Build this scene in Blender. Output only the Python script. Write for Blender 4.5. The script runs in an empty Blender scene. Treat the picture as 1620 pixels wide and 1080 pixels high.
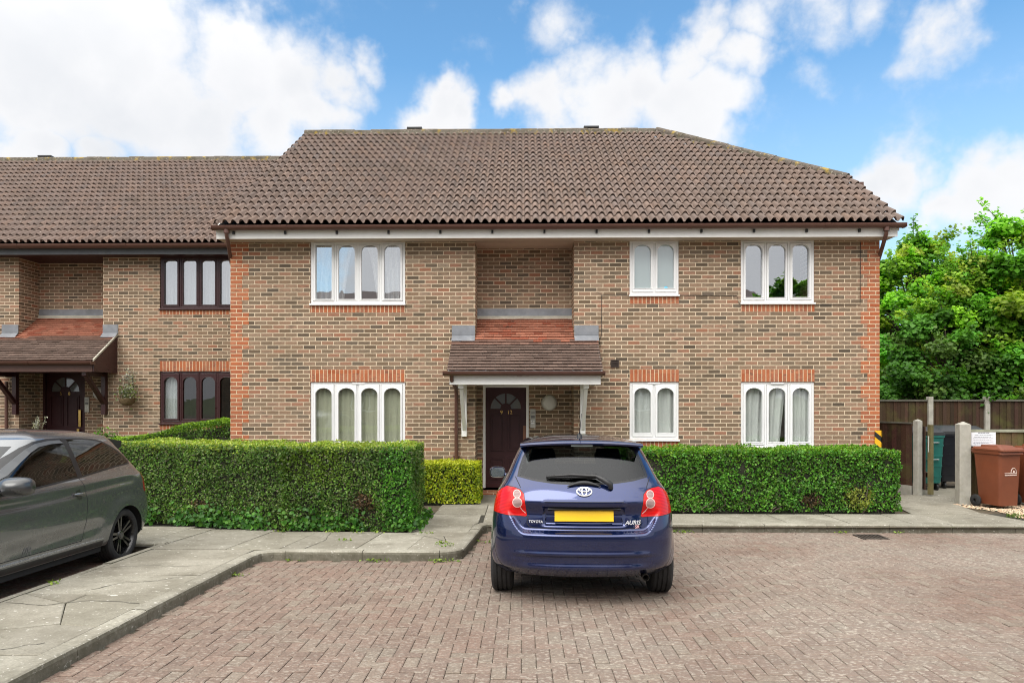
import bpy, bmesh, math, random
import numpy as np
from mathutils import Vector, Matrix, noise
from mathutils.bvhtree import BVHTree
R = math.radians
SC = bpy.context.scene
COL = SC.collection
random.seed(7)

# ------------------------------------------------------------------ camera, sky, sun, exposure
F, YAW, CAMZ = 1120.0, R(0.9), 1.85
cam = bpy.data.cameras.new("camera")
cam.sensor_width, cam.lens = 36.0, F / 1620 * 36
cam.shift_y = 88 / 1620
cam.clip_start, cam.clip_end = 0.1, 3000
camo = bpy.data.objects.new("camera", cam)
COL.objects.link(camo)
camo.location = (0, 0, CAMZ)
camo.rotation_euler = (R(90), 0, YAW)
SC.camera = camo

SUN_EL, SUN_AZ = R(52), R(212)          # azimuth clockwise from +Y
SKY_STRENGTH, SUN_STRENGTH = 0.11, 1.5
SC.view_settings.view_transform = 'Standard'
SC.view_settings.look = 'None'
SC.view_settings.exposure = 0.42
SC.view_settings.gamma = 1.0
SC.cycles.filter_width = 1.05


class NT:
    """small helper round a node tree"""
    def __init__(s, tree): s.t = tree
    def n(s, typ, ins=None, **props):
        x = s.t.nodes.new(typ)
        for k, v in props.items(): setattr(x, k, v)
        for k, v in (ins or {}).items(): s.put(x.inputs[k], v)
        return x
    def put(s, sock, v):
        if isinstance(v, bpy.types.NodeSocket): s.t.links.new(v, sock)
        elif isinstance(v, bpy.types.Node): s.t.links.new(v.outputs[0], sock)
        else:
            if sock.type == 'RGBA' and len(v) == 3: v = (*v, 1)
            sock.default_value = v
    def m(s, op, a, b=0.0, c=0.0, clamp=False):
        x = s.n('ShaderNodeMath', operation=op, use_clamp=clamp)
        for i, v in enumerate((a, b, c)): s.put(x.inputs[i], v)
        return x.outputs[0]
    def vm(s, op, a, b=None, out=0, scale=None):
        x = s.n('ShaderNodeVectorMath', operation=op)
        s.put(x.inputs[0], a)
        if b is not None: s.put(x.inputs[1], b)
        if scale is not None: s.put(x.inputs[3], scale)
        return x.outputs[out]
    def mix(s, f, a, b, blend='MIX'):
        x = s.n('ShaderNodeMix', data_type='RGBA', blend_type=blend)
        s.put(x.inputs[0], f); s.put(x.inputs[6], a); s.put(x.inputs[7], b)
        return x.outputs[2]
    def noise(s, vec, scale, detail=3, rough=.55, out=0, dist=0.0):
        x = s.n('ShaderNodeTexNoise', {'Scale': scale, 'Detail': detail, 'Roughness': rough, 'Distortion': dist})
        if vec is not None: s.put(x.inputs['Vector'], vec)
        return x.outputs[out]
    def white(s, vec, out=0):
        x = s.n('ShaderNodeTexWhiteNoise', noise_dimensions='3D')
        s.put(x.inputs['Vector'], vec)
        return x.outputs[out]
    def mr(s, v, a, b, c=0.0, d=1.0, smooth=False):
        x = s.n('ShaderNodeMapRange', {0: v, 1: a, 2: b, 3: c, 4: d}, interpolation_type='SMOOTHSTEP' if smooth else 'LINEAR')
        return x.outputs[0]
    def ramp(s, f, stops, const=False):
        x = s.n('ShaderNodeValToRGB')
        cr = x.color_ramp
        if const: cr.interpolation = 'CONSTANT'
        while len(cr.elements) < len(stops): cr.elements.new(0.5)
        for e, (p, c) in zip(cr.elements, stops):
            e.position = p; e.color = (*c, 1) if len(c) == 3 else c
        s.put(x.inputs[0], f)
        return x.outputs[0]
    def sep(s, v):
        x = s.n('ShaderNodeSeparateXYZ', {0: v}); return x.outputs
    def comb(s, a, b, c=0.0):
        return s.n('ShaderNodeCombineXYZ', {0: a, 1: b, 2: c}).outputs[0]


def px_dir(px, py):
    u, v = (px - 810) / F, -(py - 628) / F
    c, s = math.cos(YAW), math.sin(YAW)
    return Vector((u * c - s, c + u * s, v)).normalized()


def make_world():
    w = bpy.data.worlds.new("World")
    SC.world = w
    w.use_nodes = True
    T = NT(w.node_tree)
    w.node_tree.nodes.clear()
    d = T.vm('NORMALIZE', T.n('ShaderNodeTexCoord').outputs['Generated'])
    sky = T.n('ShaderNodeTexSky', sky_type='NISHITA', sun_disc=False, sun_elevation=SUN_EL, sun_rotation=SUN_AZ,
              altitude=0, air_density=1.0, dust_density=0.6, ozone_density=2.0)
    T.put(sky.inputs[0], d)
    skyc = T.mix(1.0, sky.outputs[0], (1.08, 1.52, 1.60), 'MULTIPLY')
    # cumulus: soft round masses broken up by fractal noise, all in world directions
    blobs = [(30, 60, 190, 1.15), (190, 60, 175, 1.15), (110, 130, 130, 1.1), (260, 150, 140, 1.1), (380, 115, 120, 1.1), (460, 120, 100, 1.05),
             (530, 115, 70, .95), (330, 190, 120, 1), (440, 200, 90, 1), (50, 240, 70, 1), (165, 230, 70, .9), (240, 30, 85, 1),
             (490, 170, 85, 1), (570, 85, 40, .7), (380, 60, 60, .9),
             (685, 160, 78, 1), (655, 170, 60, 1), (725, 180, 50, 1), (690, 125, 45, .9),
             (1070, 165, 95, 1), (960, 160, 95, 1), (1120, 150, 75, 1), (870, 175, 65, .95), (1010, 120, 75, 1), (1085, 85, 60, .9),
             (1130, 40, 65, .75), (1200, 30, 70, .72), (1290, 12, 70, .6), (1090, 200, 80, 1), (830, 180, 45, .9), (1170, 80, 60, .85), (1350, 0, 45, .4),
             (890, 45, 70, .44), (905, 70, 40, .40), (1500, 65, 60, .62), (1455, 85, 50, .52), (1540, 48, 42, .62), (1275, 135, 45, .38), (815, 10, 35, .4),
             (1425, 285, 75, 1), (1385, 290, 60, .9), (1480, 275, 45, .6), (1560, 310, 75, 1), (1625, 300, 75, 1), (1500, 320, 60, .85)]
    wob = T.vm('SCALE', T.vm('SUBTRACT', T.noise(d, 7, 5, .6, out=1), (.5, .5, .5)), scale=0.13)
    dd = T.vm('ADD', d, wob)
    cur = None
    for (px, py, r, a) in blobs:
        c = px_dir(px, py)
        q = T.vm('DISTANCE', dd, tuple(c), out=1)
        v = T.mr(q, 0, r / F * .92, a, 0)
        cur = v if cur is None else T.m('MAXIMUM', cur, v)
    dx, dy, dz = T.sep(d)
    gen = T.m('MULTIPLY', T.mr(T.noise(d, 2.3, 2), .30, .45), T.mr(dy, .1, -.3))
    up = T.m('MULTIPLY', T.mr(T.noise(d, 2.0, 2), .32, .46), T.mr(dz, .56, .72))
    cur = T.m('MAXIMUM', T.m('MAXIMUM', cur, gen), up)
    fine = T.noise(d, 15, 9, .60)
    den = T.m('ADD', cur, T.m('MULTIPLY', T.m('SUBTRACT', fine, .5), .95))
    alpha = T.mr(den, .02, .66, 0, 1, smooth=True)
    shade = T.noise(T.vm('ADD', d, (0, 0, .05)), 5.5, 4, .5)
    body = T.mr(den, .35, 1.0, 1.0, .0, smooth=True)
    ccol = T.ramp(T.m('ADD', T.m('MULTIPLY', shade, .75), T.m('MULTIPLY', body, .12)),
                  [(.25, (5.8, 5.9, 6.1)), (.40, (6.5, 6.5, 6.6)), (.58, (6.9, 6.9, 6.95))])
    # veiled sun: added glow on unseen cloud behind the camera, to light the yard
    sd_ = (math.sin(SUN_AZ) * math.cos(SUN_EL), math.cos(SUN_AZ) * math.cos(SUN_EL), math.sin(SUN_EL))
    near = T.m('MULTIPLY', T.mr(T.vm('DOT_PRODUCT', d, sd_, out=1), -.15, 1.0, 0, 1, smooth=True), T.mr(T.sep(d)[2], .28, .62, 0, 1, smooth=True))
    ccol = T.mix(near, ccol, (25.0, 24.4, 23.4))
    hz = T.mr(dz, .02, .42, 1, 0)
    skyc = T.mix(T.m('MULTIPLY', hz, .78), skyc, (4.7, 5.7, 6.6))
    colr = T.mix(T.m('MULTIPLY', alpha, .97), skyc, ccol)
    bg = T.n('ShaderNodeBackground', {0: colr, 1: SKY_STRENGTH})
    out = T.n('ShaderNodeOutputWorld', {0: bg.outputs[0]})
    w.cycles.sampling_method = 'MANUAL'
    w.cycles.sample_map_resolution = 512


make_world()
sun = bpy.data.lights.new("sun", 'SUN')
sun.energy, sun.angle, sun.color = SUN_STRENGTH, R(40), (1.0, .97, .92)
suno = bpy.data.objects.new("sun", sun)
COL.objects.link(suno)
sdir = Vector((math.sin(SUN_AZ) * math.cos(SUN_EL), math.cos(SUN_AZ) * math.cos(SUN_EL), math.sin(SUN_EL)))
suno.rotation_euler = sdir.to_track_quat('Z', 'Y').to_euler()
suno.location = sdir * 50


# ------------------------------------------------------------------ mesh builder
class MB:
    def __init__(s):
        s.v, s.f, s.mi, s.c = [], [], [], []
    def face(s, pts, m=0, c=None):
        b = len(s.v); s.v += [tuple(p) for p in pts]
        s.f.append(tuple(range(b, b + len(pts)))); s.mi.append(m); s.c.append(c)
    def add(s, verts, faces, m=0, c=None):
        b = len(s.v); s.v += [tuple(p) for p in verts]
        for f in faces:
            s.f.append(tuple(i + b for i in f)); s.mi.append(m); s.c.append(c)
    def box(s, x0, x1, y0, y1, z0, z1, m=0, c=None, M=None):
        v = [Vector((x, y, z)) for z in (z0, z1) for y in (y0, y1) for x in (x0, x1)]
        if M is not None: v = [M @ p for p in v]
        s.add(v, [(0, 2, 3, 1), (4, 5, 7, 6), (0, 1, 5, 4), (2, 6, 7, 3), (0, 4, 6, 2), (1, 3, 7, 5)], m, c)
    def tube(s, pts, r, n=8, m=0, c=None, caps=True):
        pts = [Vector(p) for p in pts]
        rs = r if isinstance(r, (list, tuple)) else [r] * len(pts)
        rings = []; prev = None
        for i, p in enumerate(pts):
            t = (pts[min(i + 1, len(pts) - 1)] - pts[max(i - 1, 0)]).normalized()
            a = prev if prev is not None else (Vector((0, 0, 1)) if abs(t.z) < .9 else Vector((1, 0, 0)))
            x = (a - t * a.dot(t)).normalized(); y = t.cross(x); prev = x
            rings.append([p + (x * math.cos(k * 2 * math.pi / n) + y * math.sin(k * 2 * math.pi / n)) * rs[i] for k in range(n)])
        v = [q for ring in rings for q in ring]; f = []
        for i in range(len(rings) - 1):
            for k in range(n):
                f.append((i * n + k, i * n + (k + 1) % n, (i + 1) * n + (k + 1) % n, (i + 1) * n + k))
        if caps:
            f.append(tuple(range(n))[::-1]); f.append(tuple((len(rings) - 1) * n + k for k in range(n)))
        s.add(v, f, m, c)
    def lathe(s, prof, n=24, M=None, m=0, c=None, a0=0, a1=2 * math.pi):
        """prof: (radius, height) pairs turned about local z"""
        M = M or Matrix.Identity(4); full = abs(a1 - a0 - 2 * math.pi) < 1e-6
        k_ = n if full else n + 1
        v = [M @ Vector((r * math.cos(a0 + (a1 - a0) * k / n), r * math.sin(a0 + (a1 - a0) * k / n), h)) for (r, h) in prof for k in range(k_)]
        f = []
        for i in range(len(prof) - 1):
            for k in range(n):
                k2 = (k + 1) % k_
                f.append((i * k_ + k, i * k_ + k2, (i + 1) * k_ + k2, (i + 1) * k_ + k))
        s.add(v, f, m, c)
    def sweep(s, prof, path, m=0, c=None, closed=True, caps=True):
        """prof: (side, up) pairs; path: points in plan/3-D; side is to the right of travel"""
        path = [Vector(p) for p in path]; k = len(prof); v = []
        for i, p in enumerate(path):
            a = (path[i] - path[i - 1]) if i else (path[1] - path[0])
            b = (path[i + 1] - path[i]) if i < len(path) - 1 else a
            ra = Vector((a.y, -a.x, 0)).normalized(); rb = Vector((b.y, -b.x, 0)).normalized()
            r = (ra + rb); r = r / max(r.dot(ra), .3)
            for (q, h) in prof: v.append(p + r * q + Vector((0, 0, h)))
        f = []
        for i in range(len(path) - 1):
            for j in range(k if closed else k - 1):
                j2 = (j + 1) % k
                f.append((i * k + j, (i + 1) * k + j, (i + 1) * k + j2, i * k + j2))
        if caps and closed:
            f.append(tuple(range(k))); f.append(tuple((len(path) - 1) * k + j for j in range(k))[::-1])
        s.add(v, f, m, c)
    def plate(s, outer, holes, ax, d0, d1, m=0, c=None):
        """flat outline with holes, extruded along ax from d0 to d1; 2-D points are (x,z) for 'y', (y,z) for 'x', (x,y) for 'z'"""
        def to(p, d): return {'y': (p[0], d, p[1]), 'x': (d, p[0], p[1]), 'z': (p[0], p[1], d)}[ax]
        bm = bmesh.new(); ed = []
        for loop in [outer] + list(holes):
            vs = [bm.verts.new(to(p, d0)) for p in loop]
            for i in range(len(vs)): ed.append(bm.edges.new((vs[i], vs[(i + 1) % len(vs)])))
        bmesh.ops.triangle_fill(bm, use_beauty=True, use_dissolve=False, edges=ed)
        r = bmesh.ops.extrude_face_region(bm, geom=bm.faces[:])
        vec = Vector(to((0, 0), d1 - d0))
        bmesh.ops.translate(bm, verts=[g for g in r['geom'] if isinstance(g, bmesh.types.BMVert)], vec=vec)
        bmesh.ops.recalc_face_normals(bm, faces=bm.faces[:])
        bm.verts.index_update()
        s.add([v.co.copy() for v in bm.verts], [[v.index for v in f.verts] for f in bm.faces], m, c)
        bm.free()
    def build(s, name, mats, parent=None, smooth=None, bevel=0.0, merge=False, fix=False, uv=True):
        me = bpy.data.meshes.new(name)
        me.from_pydata(s.v, [], s.f)
        mats = mats if isinstance(mats, (list, tuple)) else [mats]
        for x in mats: me.materials.append(x)
        me.polygons.foreach_set('material_index', s.mi)
        if any(x is not None for x in s.c):
            at = me.attributes.new('Col', 'FLOAT_COLOR', 'CORNER')
            arr = np.ones((len(me.loops), 4), np.float32)
            for p, x in zip(me.polygons, s.c):
                if x is not None: arr[p.loop_start:p.loop_start + p.loop_total, :3] = x
            at.data.foreach_set('color', arr.ravel())
        if merge or fix:
            bm = bmesh.new(); bm.from_mesh(me)
            if merge: bmesh.ops.remove_doubles(bm, verts=bm.verts[:], dist=1e-5)
            if fix: bmesh.ops.recalc_face_normals(bm, faces=bm.faces[:])
            bm.to_mesh(me); bm.free()
        me.update()
        if uv:
            l = me.uv_layers.new(name='UVMap')
            co = np.empty(len(me.vertices) * 3, np.float32); me.vertices.foreach_get('co', co); co = co.reshape(-1, 3)
            li = np.empty(len(me.loops), np.int32); me.loops.foreach_get('vertex_index', li)
            no = np.empty(len(me.polygons) * 3, np.float32); me.polygons.foreach_get('normal', no); no = np.abs(no.reshape(-1, 3))
            lt = np.empty(len(me.polygons), np.int32); me.polygons.foreach_get('loop_total', lt)
            axn = np.repeat(no.argmax(1), lt); p = co[li]
            uvs = np.where((axn == 0)[:, None], p[:, [1, 2]], np.where((axn == 1)[:, None], p[:, [0, 2]], p[:, [0, 1]]))
            l.data.foreach_set('uv', uvs.astype(np.float32).ravel())
        if smooth is not None:
            me.polygons.foreach_set('use_smooth', [True] * len(me.polygons))
            me.set_sharp_from_angle(angle=R(smooth))
        return link(name, me, parent, bevel)


def link(name, me, parent=None, bevel=0.0):
    o = bpy.data.objects.new(name, me)
    COL.objects.link(o)
    if parent is not None: adopt(o, parent)
    if bevel:
        b = o.modifiers.new('bevel', 'BEVEL'); b.width = bevel; b.segments = 2; b.limit_method = 'ANGLE'; b.angle_limit = R(40)
    return o


def wmat(o):
    M = o.matrix_basis.copy()
    return wmat(o.parent) @ o.matrix_parent_inverse @ M if o.parent else M


def adopt(o, parent, keep=True):
    o.parent = parent
    if keep and not parent.get('local'): o.matrix_parent_inverse = wmat(parent).inverted()


def thing(name, label, cat, loc=(0, 0, 0), rot=(0, 0, 0), group=None, local=False):
    o = bpy.data.objects.new(name, None); COL.objects.link(o)
    o.location = loc; o.rotation_euler = rot; o.empty_display_size = .2
    if local: o['local'] = 1
    tag(o, label, cat, group)
    return o


def tag(o, label=None, cat=None, group=None, kind=None):
    if label: o['label'] = label
    if cat: o['category'] = cat
    if group: o['group'] = group
    if kind: o['kind'] = kind
    return o


def text_obj(name, body, size, extrude, mat, parent, M, shear=0, offset=0.0, align='CENTER'):
    cu = bpy.data.curves.new(name, 'FONT')
    cu.body, cu.size, cu.extrude, cu.shear, cu.offset = body, size, extrude, shear, offset
    cu.align_x = align; cu.align_y = 'CENTER'
    t = bpy.data.objects.new('tmp', cu); COL.objects.link(t)
    bpy.context.view_layer.update()
    me = bpy.data.meshes.new_from_object(t.evaluated_get(bpy.context.evaluated_depsgraph_get()))
    bpy.data.objects.remove(t); bpy.data.curves.remove(cu)
    me.materials.clear(); me.materials.append(mat)
    me.transform(M)
    me.name = name
    return link(name, me, parent)


def arch(x0, x1, z0, z1, rise, n=10, flat=1.0):
    cx, a = (x0 + x1) / 2, (x1 - x0) / 2
    pts = [(x0, z0), (x1, z0)]
    for k in range(n + 1):
        t = math.pi * k / n
        cs, sn = math.cos(t), math.sin(t)
        pts.append((cx + a * math.copysign(abs(cs) ** flat, cs), z1 - rise + rise * sn ** flat))
    return pts


def rect(x0, x1, z0, z1): return [(x0, z0), (x1, z0), (x1, z1), (x0, z1)]


# ------------------------------------------------------------------ materials
def new_mat(name):
    m = bpy.data.materials.new(name); m.use_nodes = True
    T = NT(m.node_tree)
    b = m.node_tree.nodes['Principled BSDF']
    return m, T, b


def simple(name, col, rough=.5, metal=0.0, spec=.5, var=.08, scale=6.0, bump=0.0, bscale=60., coat=0.0, dirt=0.0, dirtcol=(.12, .10, .07)):
    m, T, b = new_mat(name)
    P = T.n('ShaderNodeTexCoord').outputs['Object']
    nz = T.noise(P, scale, 5, .6)
    c = T.mix(T.mr(nz, .3, .7), tuple(x * (1 - var) for x in col), tuple(min(1, x * (1 + var)) for x in col))
    if dirt:
        c = T.mix(T.m('MULTIPLY', T.mr(T.noise(P, scale * .7, 6, .7), .5, .75), dirt), c, dirtcol)
    T.put(b.inputs['Base Color'], c)
    T.put(b.inputs['Roughness'], T.mr(T.noise(P, scale * 2.3, 3), .3, .7, max(0, rough - .06), min(1, rough + .06)))
    b.inputs['Metallic'].default_value = metal
    b.inputs['Specular IOR Level'].default_value = spec
    b.inputs['Coat Weight'].default_value = coat
    b.inputs['Coat Roughness'].default_value = .04
    if bump:
        T.put(b.inputs['Normal'], T.n('ShaderNodeBump', {'Strength': bump, 'Distance': .01, 'Height': T.noise(P, bscale, 4, .6)}).outputs[0])
    return m


def brick_mat(name, palette, mortar, soldier=False, seed=0.0):
    m, T, b = new_mat(name)
    uv = T.sep(T.n('ShaderNodeUVMap', uv_map='UVMap').outputs[0])
    P = T.n('ShaderNodeTexCoord').outputs['Object']
    wob = T.m('MULTIPLY', T.m('SUBTRACT', T.noise(P, 13, 3), .5), .006)
    wob2 = T.m('MULTIPLY', T.m('SUBTRACT', T.noise(T.vm('ADD', P, (7, 3, 1)), 13, 3), .5), .006)
    u, v = T.m('ADD', uv[0], wob), T.m('ADD', uv[1], wob2)
    if soldier:
        a = T.m('DIVIDE', u, .075); row = T.m('DIVIDE', T.m('SUBTRACT', v, .03), .225)
        w_, h_ = .075, .225
    else:
        row = T.m('DIVIDE', T.m('SUBTRACT', v, .03), .075)
        off = T.m('MULTIPLY', T.m('FLOORED_MODULO', T.m('FLOOR', row), 2), .5)
        a = T.m('ADD', T.m('DIVIDE', u, .225), off)
        w_, h_ = .225, .075
    fa, fr = T.m('FRACT', a), T.m('FRACT', row)
    ea = T.m('MULTIPLY', T.m('SUBTRACT', .5, T.m('ABSOLUTE', T.m('SUBTRACT', fa, .5))), w_)
    er = T.m('MULTIPLY', T.m('SUBTRACT', .5, T.m('ABSOLUTE', T.m('SUBTRACT', fr, .5))), h_)
    edge = T.m('MINIMUM', ea, er)
    if soldier: edge = ea
    edge = T.m('ADD', edge, T.m('MULTIPLY', T.m('SUBTRACT', T.noise(P, 55, 3), .5), .0035))
    mask = T.mr(edge, .0056, .0088, 0, 1, smooth=True)      # 1 on the brick
    ident = T.comb(T.m('FLOOR', a), T.m('FLOOR', row), seed)
    rnd = T.white(ident)
    rnd2 = T.white(T.vm('ADD', ident, (17.3, 5.1, 2.2)))
    bc = T.ramp(rnd, palette)
    face = T.noise(P, 34, 5, .65)
    bc = T.mix(T.mr(face, .35, .72, 0, .55), bc, T.mix(.5, bc, (.055, .045, .04)))
    bc = T.mix(T.mr(rnd2, 0, 1, 0, .38), bc, T.mix(.5, bc, (.42, .33, .25)))
    # smoky streaks across some stock bricks
    sm = T.m('MULTIPLY', T.mr(T.noise(T.vm('MULTIPLY', P, (9, 9, 46)), 1, 3), .52, .66), T.mr(rnd2, .45, .75, 0, .6))
    bc = T.mix(sm, bc, (.07, .06, .05))
    mc = T.mix(T.mr(T.noise(P, 3, 4), .3, .7), tuple(x * .84 for x in mortar), mortar)
    mc = T.mix(T.mr(T.noise(P, 90, 2), .3, .8, 0, .35), mc, (.30, .25, .18))
    c = T.mix(mask, mc, bc)
    # weathering: broad soft stains
    st = T.mr(T.noise(T.vm('MULTIPLY', P, (.8, .8, .35)), 1.6, 5, .6), .48, .75, 0, .25)
    c = T.mix(st, c, T.mix(1.0, c, (.62, .60, .56), 'MULTIPLY'))
    T.put(b.inputs['Base Color'], c)
    b.inputs['Roughness'].default_value = .9
    b.inputs['Specular IOR Level'].default_value = .2
    h = T.m('ADD', mask, T.m('MULTIPLY', face, .35))
    T.put(b.inputs['Normal'], T.n('ShaderNodeBump', {'Strength': .75, 'Distance': .006, 'Height': h}).outputs[0])
    return m


def attr_mat(name, rough=.85, spec=.25, nscale=20., namt=.35, speck=None, stain=None, bump=.3, bscale=90., extra=None):
    """base colour from the mesh's own 'Col' attribute, broken up by noise"""
    m, T, b = new_mat(name)
    P = T.n('ShaderNodeTexCoord').outputs['Object']
    c = T.n('ShaderNodeAttribute', attribute_name='Col').outputs[0]
    nz = T.noise(P, nscale, 6, .65)
    c = T.mix(1.0, c, T.mix(T.mr(nz, .3, .7), (1 - namt,) * 3, (1 + namt,) * 3), 'MULTIPLY')
    if stain:
        sc_, lo, hi, amt, colr = stain
        c = T.mix(T.mr(T.noise(P, sc_, 5, .6), lo, hi, 0, amt), c, colr)
    if speck:
        for (sc_, lo, hi, amt, colr) in speck:
            c = T.mix(T.mr(T.noise(P, sc_, 3, .55), lo, hi, 0, amt), c, colr)
    if extra: c = extra(T, P, c)
    T.put(b.inputs['Base Color'], c)
    b.inputs['Roughness'].default_value = rough
    b.inputs['Specular IOR Level'].default_value = spec
    T.put(b.inputs['Normal'], T.n('ShaderNodeBump', {'Strength': bump, 'Distance': .006, 'Height': T.noise(P, bscale, 5, .65)}).outputs[0])
    return m


def leaf_mat(name, trans=.35, rough=.45, spec=.3):
    m, T, b = new_mat(name)
    c = T.n('ShaderNodeAttribute', attribute_name='Col').outputs[0]
    P = T.n('ShaderNodeTexCoord').outputs['Object']
    c = T.mix(1.0, c, T.mix(T.mr(T.noise(P, 2.2, 3), .3, .7), (.75, .78, .8), (1.22, 1.2, 1.05)), 'MULTIPLY')
    T.put(b.inputs['Base Color'], c)
    b.inputs['Roughness'].default_value = rough
    b.inputs['Specular IOR Level'].default_value = spec
    tr = T.n('ShaderNodeBsdfTranslucent', {0: T.mix(1.0, c, (1.3, 1.35, .55), 'MULTIPLY')})
    mx = T.n('ShaderNodeMixShader', {0: trans, 1: b.outputs[0], 2: tr.outputs[0]})
    T.put(m.node_tree.nodes['Material Output'].inputs[0], mx.outputs[0])
    return m


def glass_mat(name, tint=(.75, .8, .8), refl=.25, rough=.0, wave=.0, body=None, bodyamt=0.0):
    m, T, b = new_mat(name)
    m.node_tree.nodes.remove(b)
    P = T.n('ShaderNodeTexCoord').outputs['Object']
    nrm = T.n('ShaderNodeBump', {'Strength': wave, 'Distance': .02, 'Height': T.noise(P, 2.2, 2)}).outputs[0] if wave else None
    tr = T.n('ShaderNodeBsdfTransparent', {0: tint}).outputs[0]
    if body:
        tr = T.n('ShaderNodeMixShader', {0: bodyamt, 1: tr, 2: T.n('ShaderNodeBsdfDiffuse', {0: body}).outputs[0]}).outputs[0]
    gl = T.n('ShaderNodeBsdfGlossy', {0: (.95, .97, 1.0), 1: rough})
    lw = T.n('ShaderNodeLayerWeight', {0: .5})
    if nrm is not None: T.put(gl.inputs['Normal'], nrm)
    f = T.m('ADD', refl, T.m('MULTIPLY', 1 - refl, T.m('POWER', lw.outputs['Facing'], 5.0)))
    mx = T.n('ShaderNodeMixShader', {0: f, 1: tr, 2: gl.outputs[0]})
    T.put(m.node_tree.nodes['Material Output'].inputs[0], mx.outputs[0])
    return m


def paint(name, col, rough=.28, metal=.35, flake=.0, coat=1.0, dirt=.15, dirtcol=(.16, .14, .11)):
    m, T, b = new_mat(name)
    P = T.n('ShaderNodeTexCoord').outputs['Object']
    c = T.mix(T.mr(T.noise(P, 900, 2), .3, .7), tuple(x * (1 - flake) for x in col), tuple(x * (1 + flake) for x in col))
    z = T.sep(P)[2]
    d = T.m('MULTIPLY', T.mr(z, .75, .2), T.mr(T.noise(P, 7, 6, .7), .35, .75))
    c = T.mix(T.m('MULTIPLY', d, dirt), c, dirtcol)
    T.put(b.inputs['Base Color'], c)
    b.inputs['Metallic'].default_value = metal
    T.put(b.inputs['Roughness'], T.m('ADD', rough, T.m('MULTIPLY', d, .3)))
    b.inputs['Coat Weight'].default_value = coat
    b.inputs['Coat Roughness'].default_value = .015
    b.inputs['Coat IOR'].default_value = 1.6
    return m


STOCK = [(0.0, (0.085, 0.066, 0.048)), (0.18, (0.168, 0.118, 0.076)), (0.38, (0.217, 0.148, 0.095)), (0.56, (0.255, 0.169, 0.109)), (0.74, (0.293, 0.187, 0.123)), (0.88, (0.325, 0.182, 0.119)), (0.955, (0.325, 0.139, 0.081)), (1.0, (0.31, 0.235, 0.165))]
REDS = [(0.0, (.36, .095, .038)), (.4, (.43, .125, .05)), (.7, (.48, .155, .066)), (1.0, (.38, .11, .05))]
MORTAR = (.72, .58, .42)
M_brick = brick_mat('stock_brick', STOCK, MORTAR)
M_red = brick_mat('red_brick', REDS, (.72, .54, .36), seed=3.0)
M_soldier = brick_mat('red_soldier_brick', REDS, (.74, .54, .36), soldier=True, seed=5.0)
M_upvc = simple('white_plastic', (.79, .79, .79), .35, var=.02)
M_white = simple('white_painted_board', (.82, .815, .79), .5, var=.04, dirt=.12, dirtcol=(.35, .31, .24), scale=3)
M_brownp = simple('brown_plastic', (.105, .048, .035), .42, var=.12, dirt=.2, dirtcol=(.16, .11, .08))
M_brownw = simple('brown_window_plastic', (.040, .011, .012), .32, var=.1)
M_door = simple('dark_door', (.042, .012, .014), .42, var=.1, spec=.35)
M_grey_board = simple('grey_fascia_board', (.085, .09, .10), .55, var=.1)
M_lead = simple('lead_sheet', (.19, .20, .22), .55, metal=.1, var=.2, scale=4, dirt=.5, dirtcol=(.36, .36, .36), bump=.3, bscale=8)
M_mortarfill = simple('cement_fillet', (.42, .40, .33), .9, var=.2, bump=.4)
M_dark = simple('dark_void', (.012, .012, .012), .9)
M_black = simple('black_plastic', (.014, .014, .015), .5, var=.2)
M_rubber = simple('rubber', (.016, .016, .017), .8, var=.25, bump=.2, dirt=.35, dirtcol=(.06, .055, .05))
M_chrome = simple('chrome', (.82, .82, .82), .12, metal=1.0, var=.02)
M_brass = simple('brass', (.62, .42, .14), .3, metal=1.0, var=.1)
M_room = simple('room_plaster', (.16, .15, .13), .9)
M_soffit = simple('soffit_board', (.50, .42, .34), .7, var=.06)
M_lamp = simple('opal_lamp', (.62, .62, .58), .35, var=.03)
M_steel = simple('grey_panel', (.50, .49, .44), .45, metal=.1, var=.06)
M_pane = glass_mat('window_glass', (.94, .96, .95), .48, 0, .06)
M_pane_low = glass_mat('window_glass_lower', (.95, .97, .94), .11, 0, .06)
M_frost = glass_mat('frosted_glass', (.6, .66, .66), .22, .12, .0, (.44, .53, .53), .7)
M_fan = glass_mat('fanlight_glass', (.3, .32, .32), .12, .08, .0, (.22, .23, .23), .55)

# ------------------------------------------------------------------ ground, road, paths
def zr(y): return .18 - .028 * max(-2.0, min(y, 10.4))          # road falls gently to the building
def zp(y): return .283 - .028 * max(1.0, min(y, 10.3))          # pavement surface


M_soil = simple('soil_and_litter', (.075, .055, .035), .95, var=.4, scale=14, bump=.8, bscale=40, dirt=.6, dirtcol=(.09, .11, .035))


def lichen(T, P, c):
    # pale worn patches and scattered leaf-sized flecks, as on old block paving
    big = T.m('MULTIPLY', T.mr(T.noise(P, .55, 4, .6), .36, .60), T.mr(T.sep(P)[0], -2.6, .8, .25, 1.0))
    fl = T.m('MULTIPLY', T.mr(T.noise(T.vm('MULTIPLY', P, (1, 1.5, 1)), 26, 4, .65), .53, .62), T.m('ADD', .35, T.m('MULTIPLY', big, .65)))
    c = T.mix(T.m('MULTIPLY', big, .42), c, (.245, .215, .18))
    c = T.mix(T.m('MULTIPLY', fl, .6), c, (.42, .385, .325))
    c = T.mix(T.m('MULTIPLY', T.mr(T.noise(P, 8, 5, .7), .58, .75), .6), c, (.12, .09, .075))
    return T.mix(T.mr(T.noise(P, 1.1, 6, .7), .5, .75, 0, .35), c, (.10, .08, .065))


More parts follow.
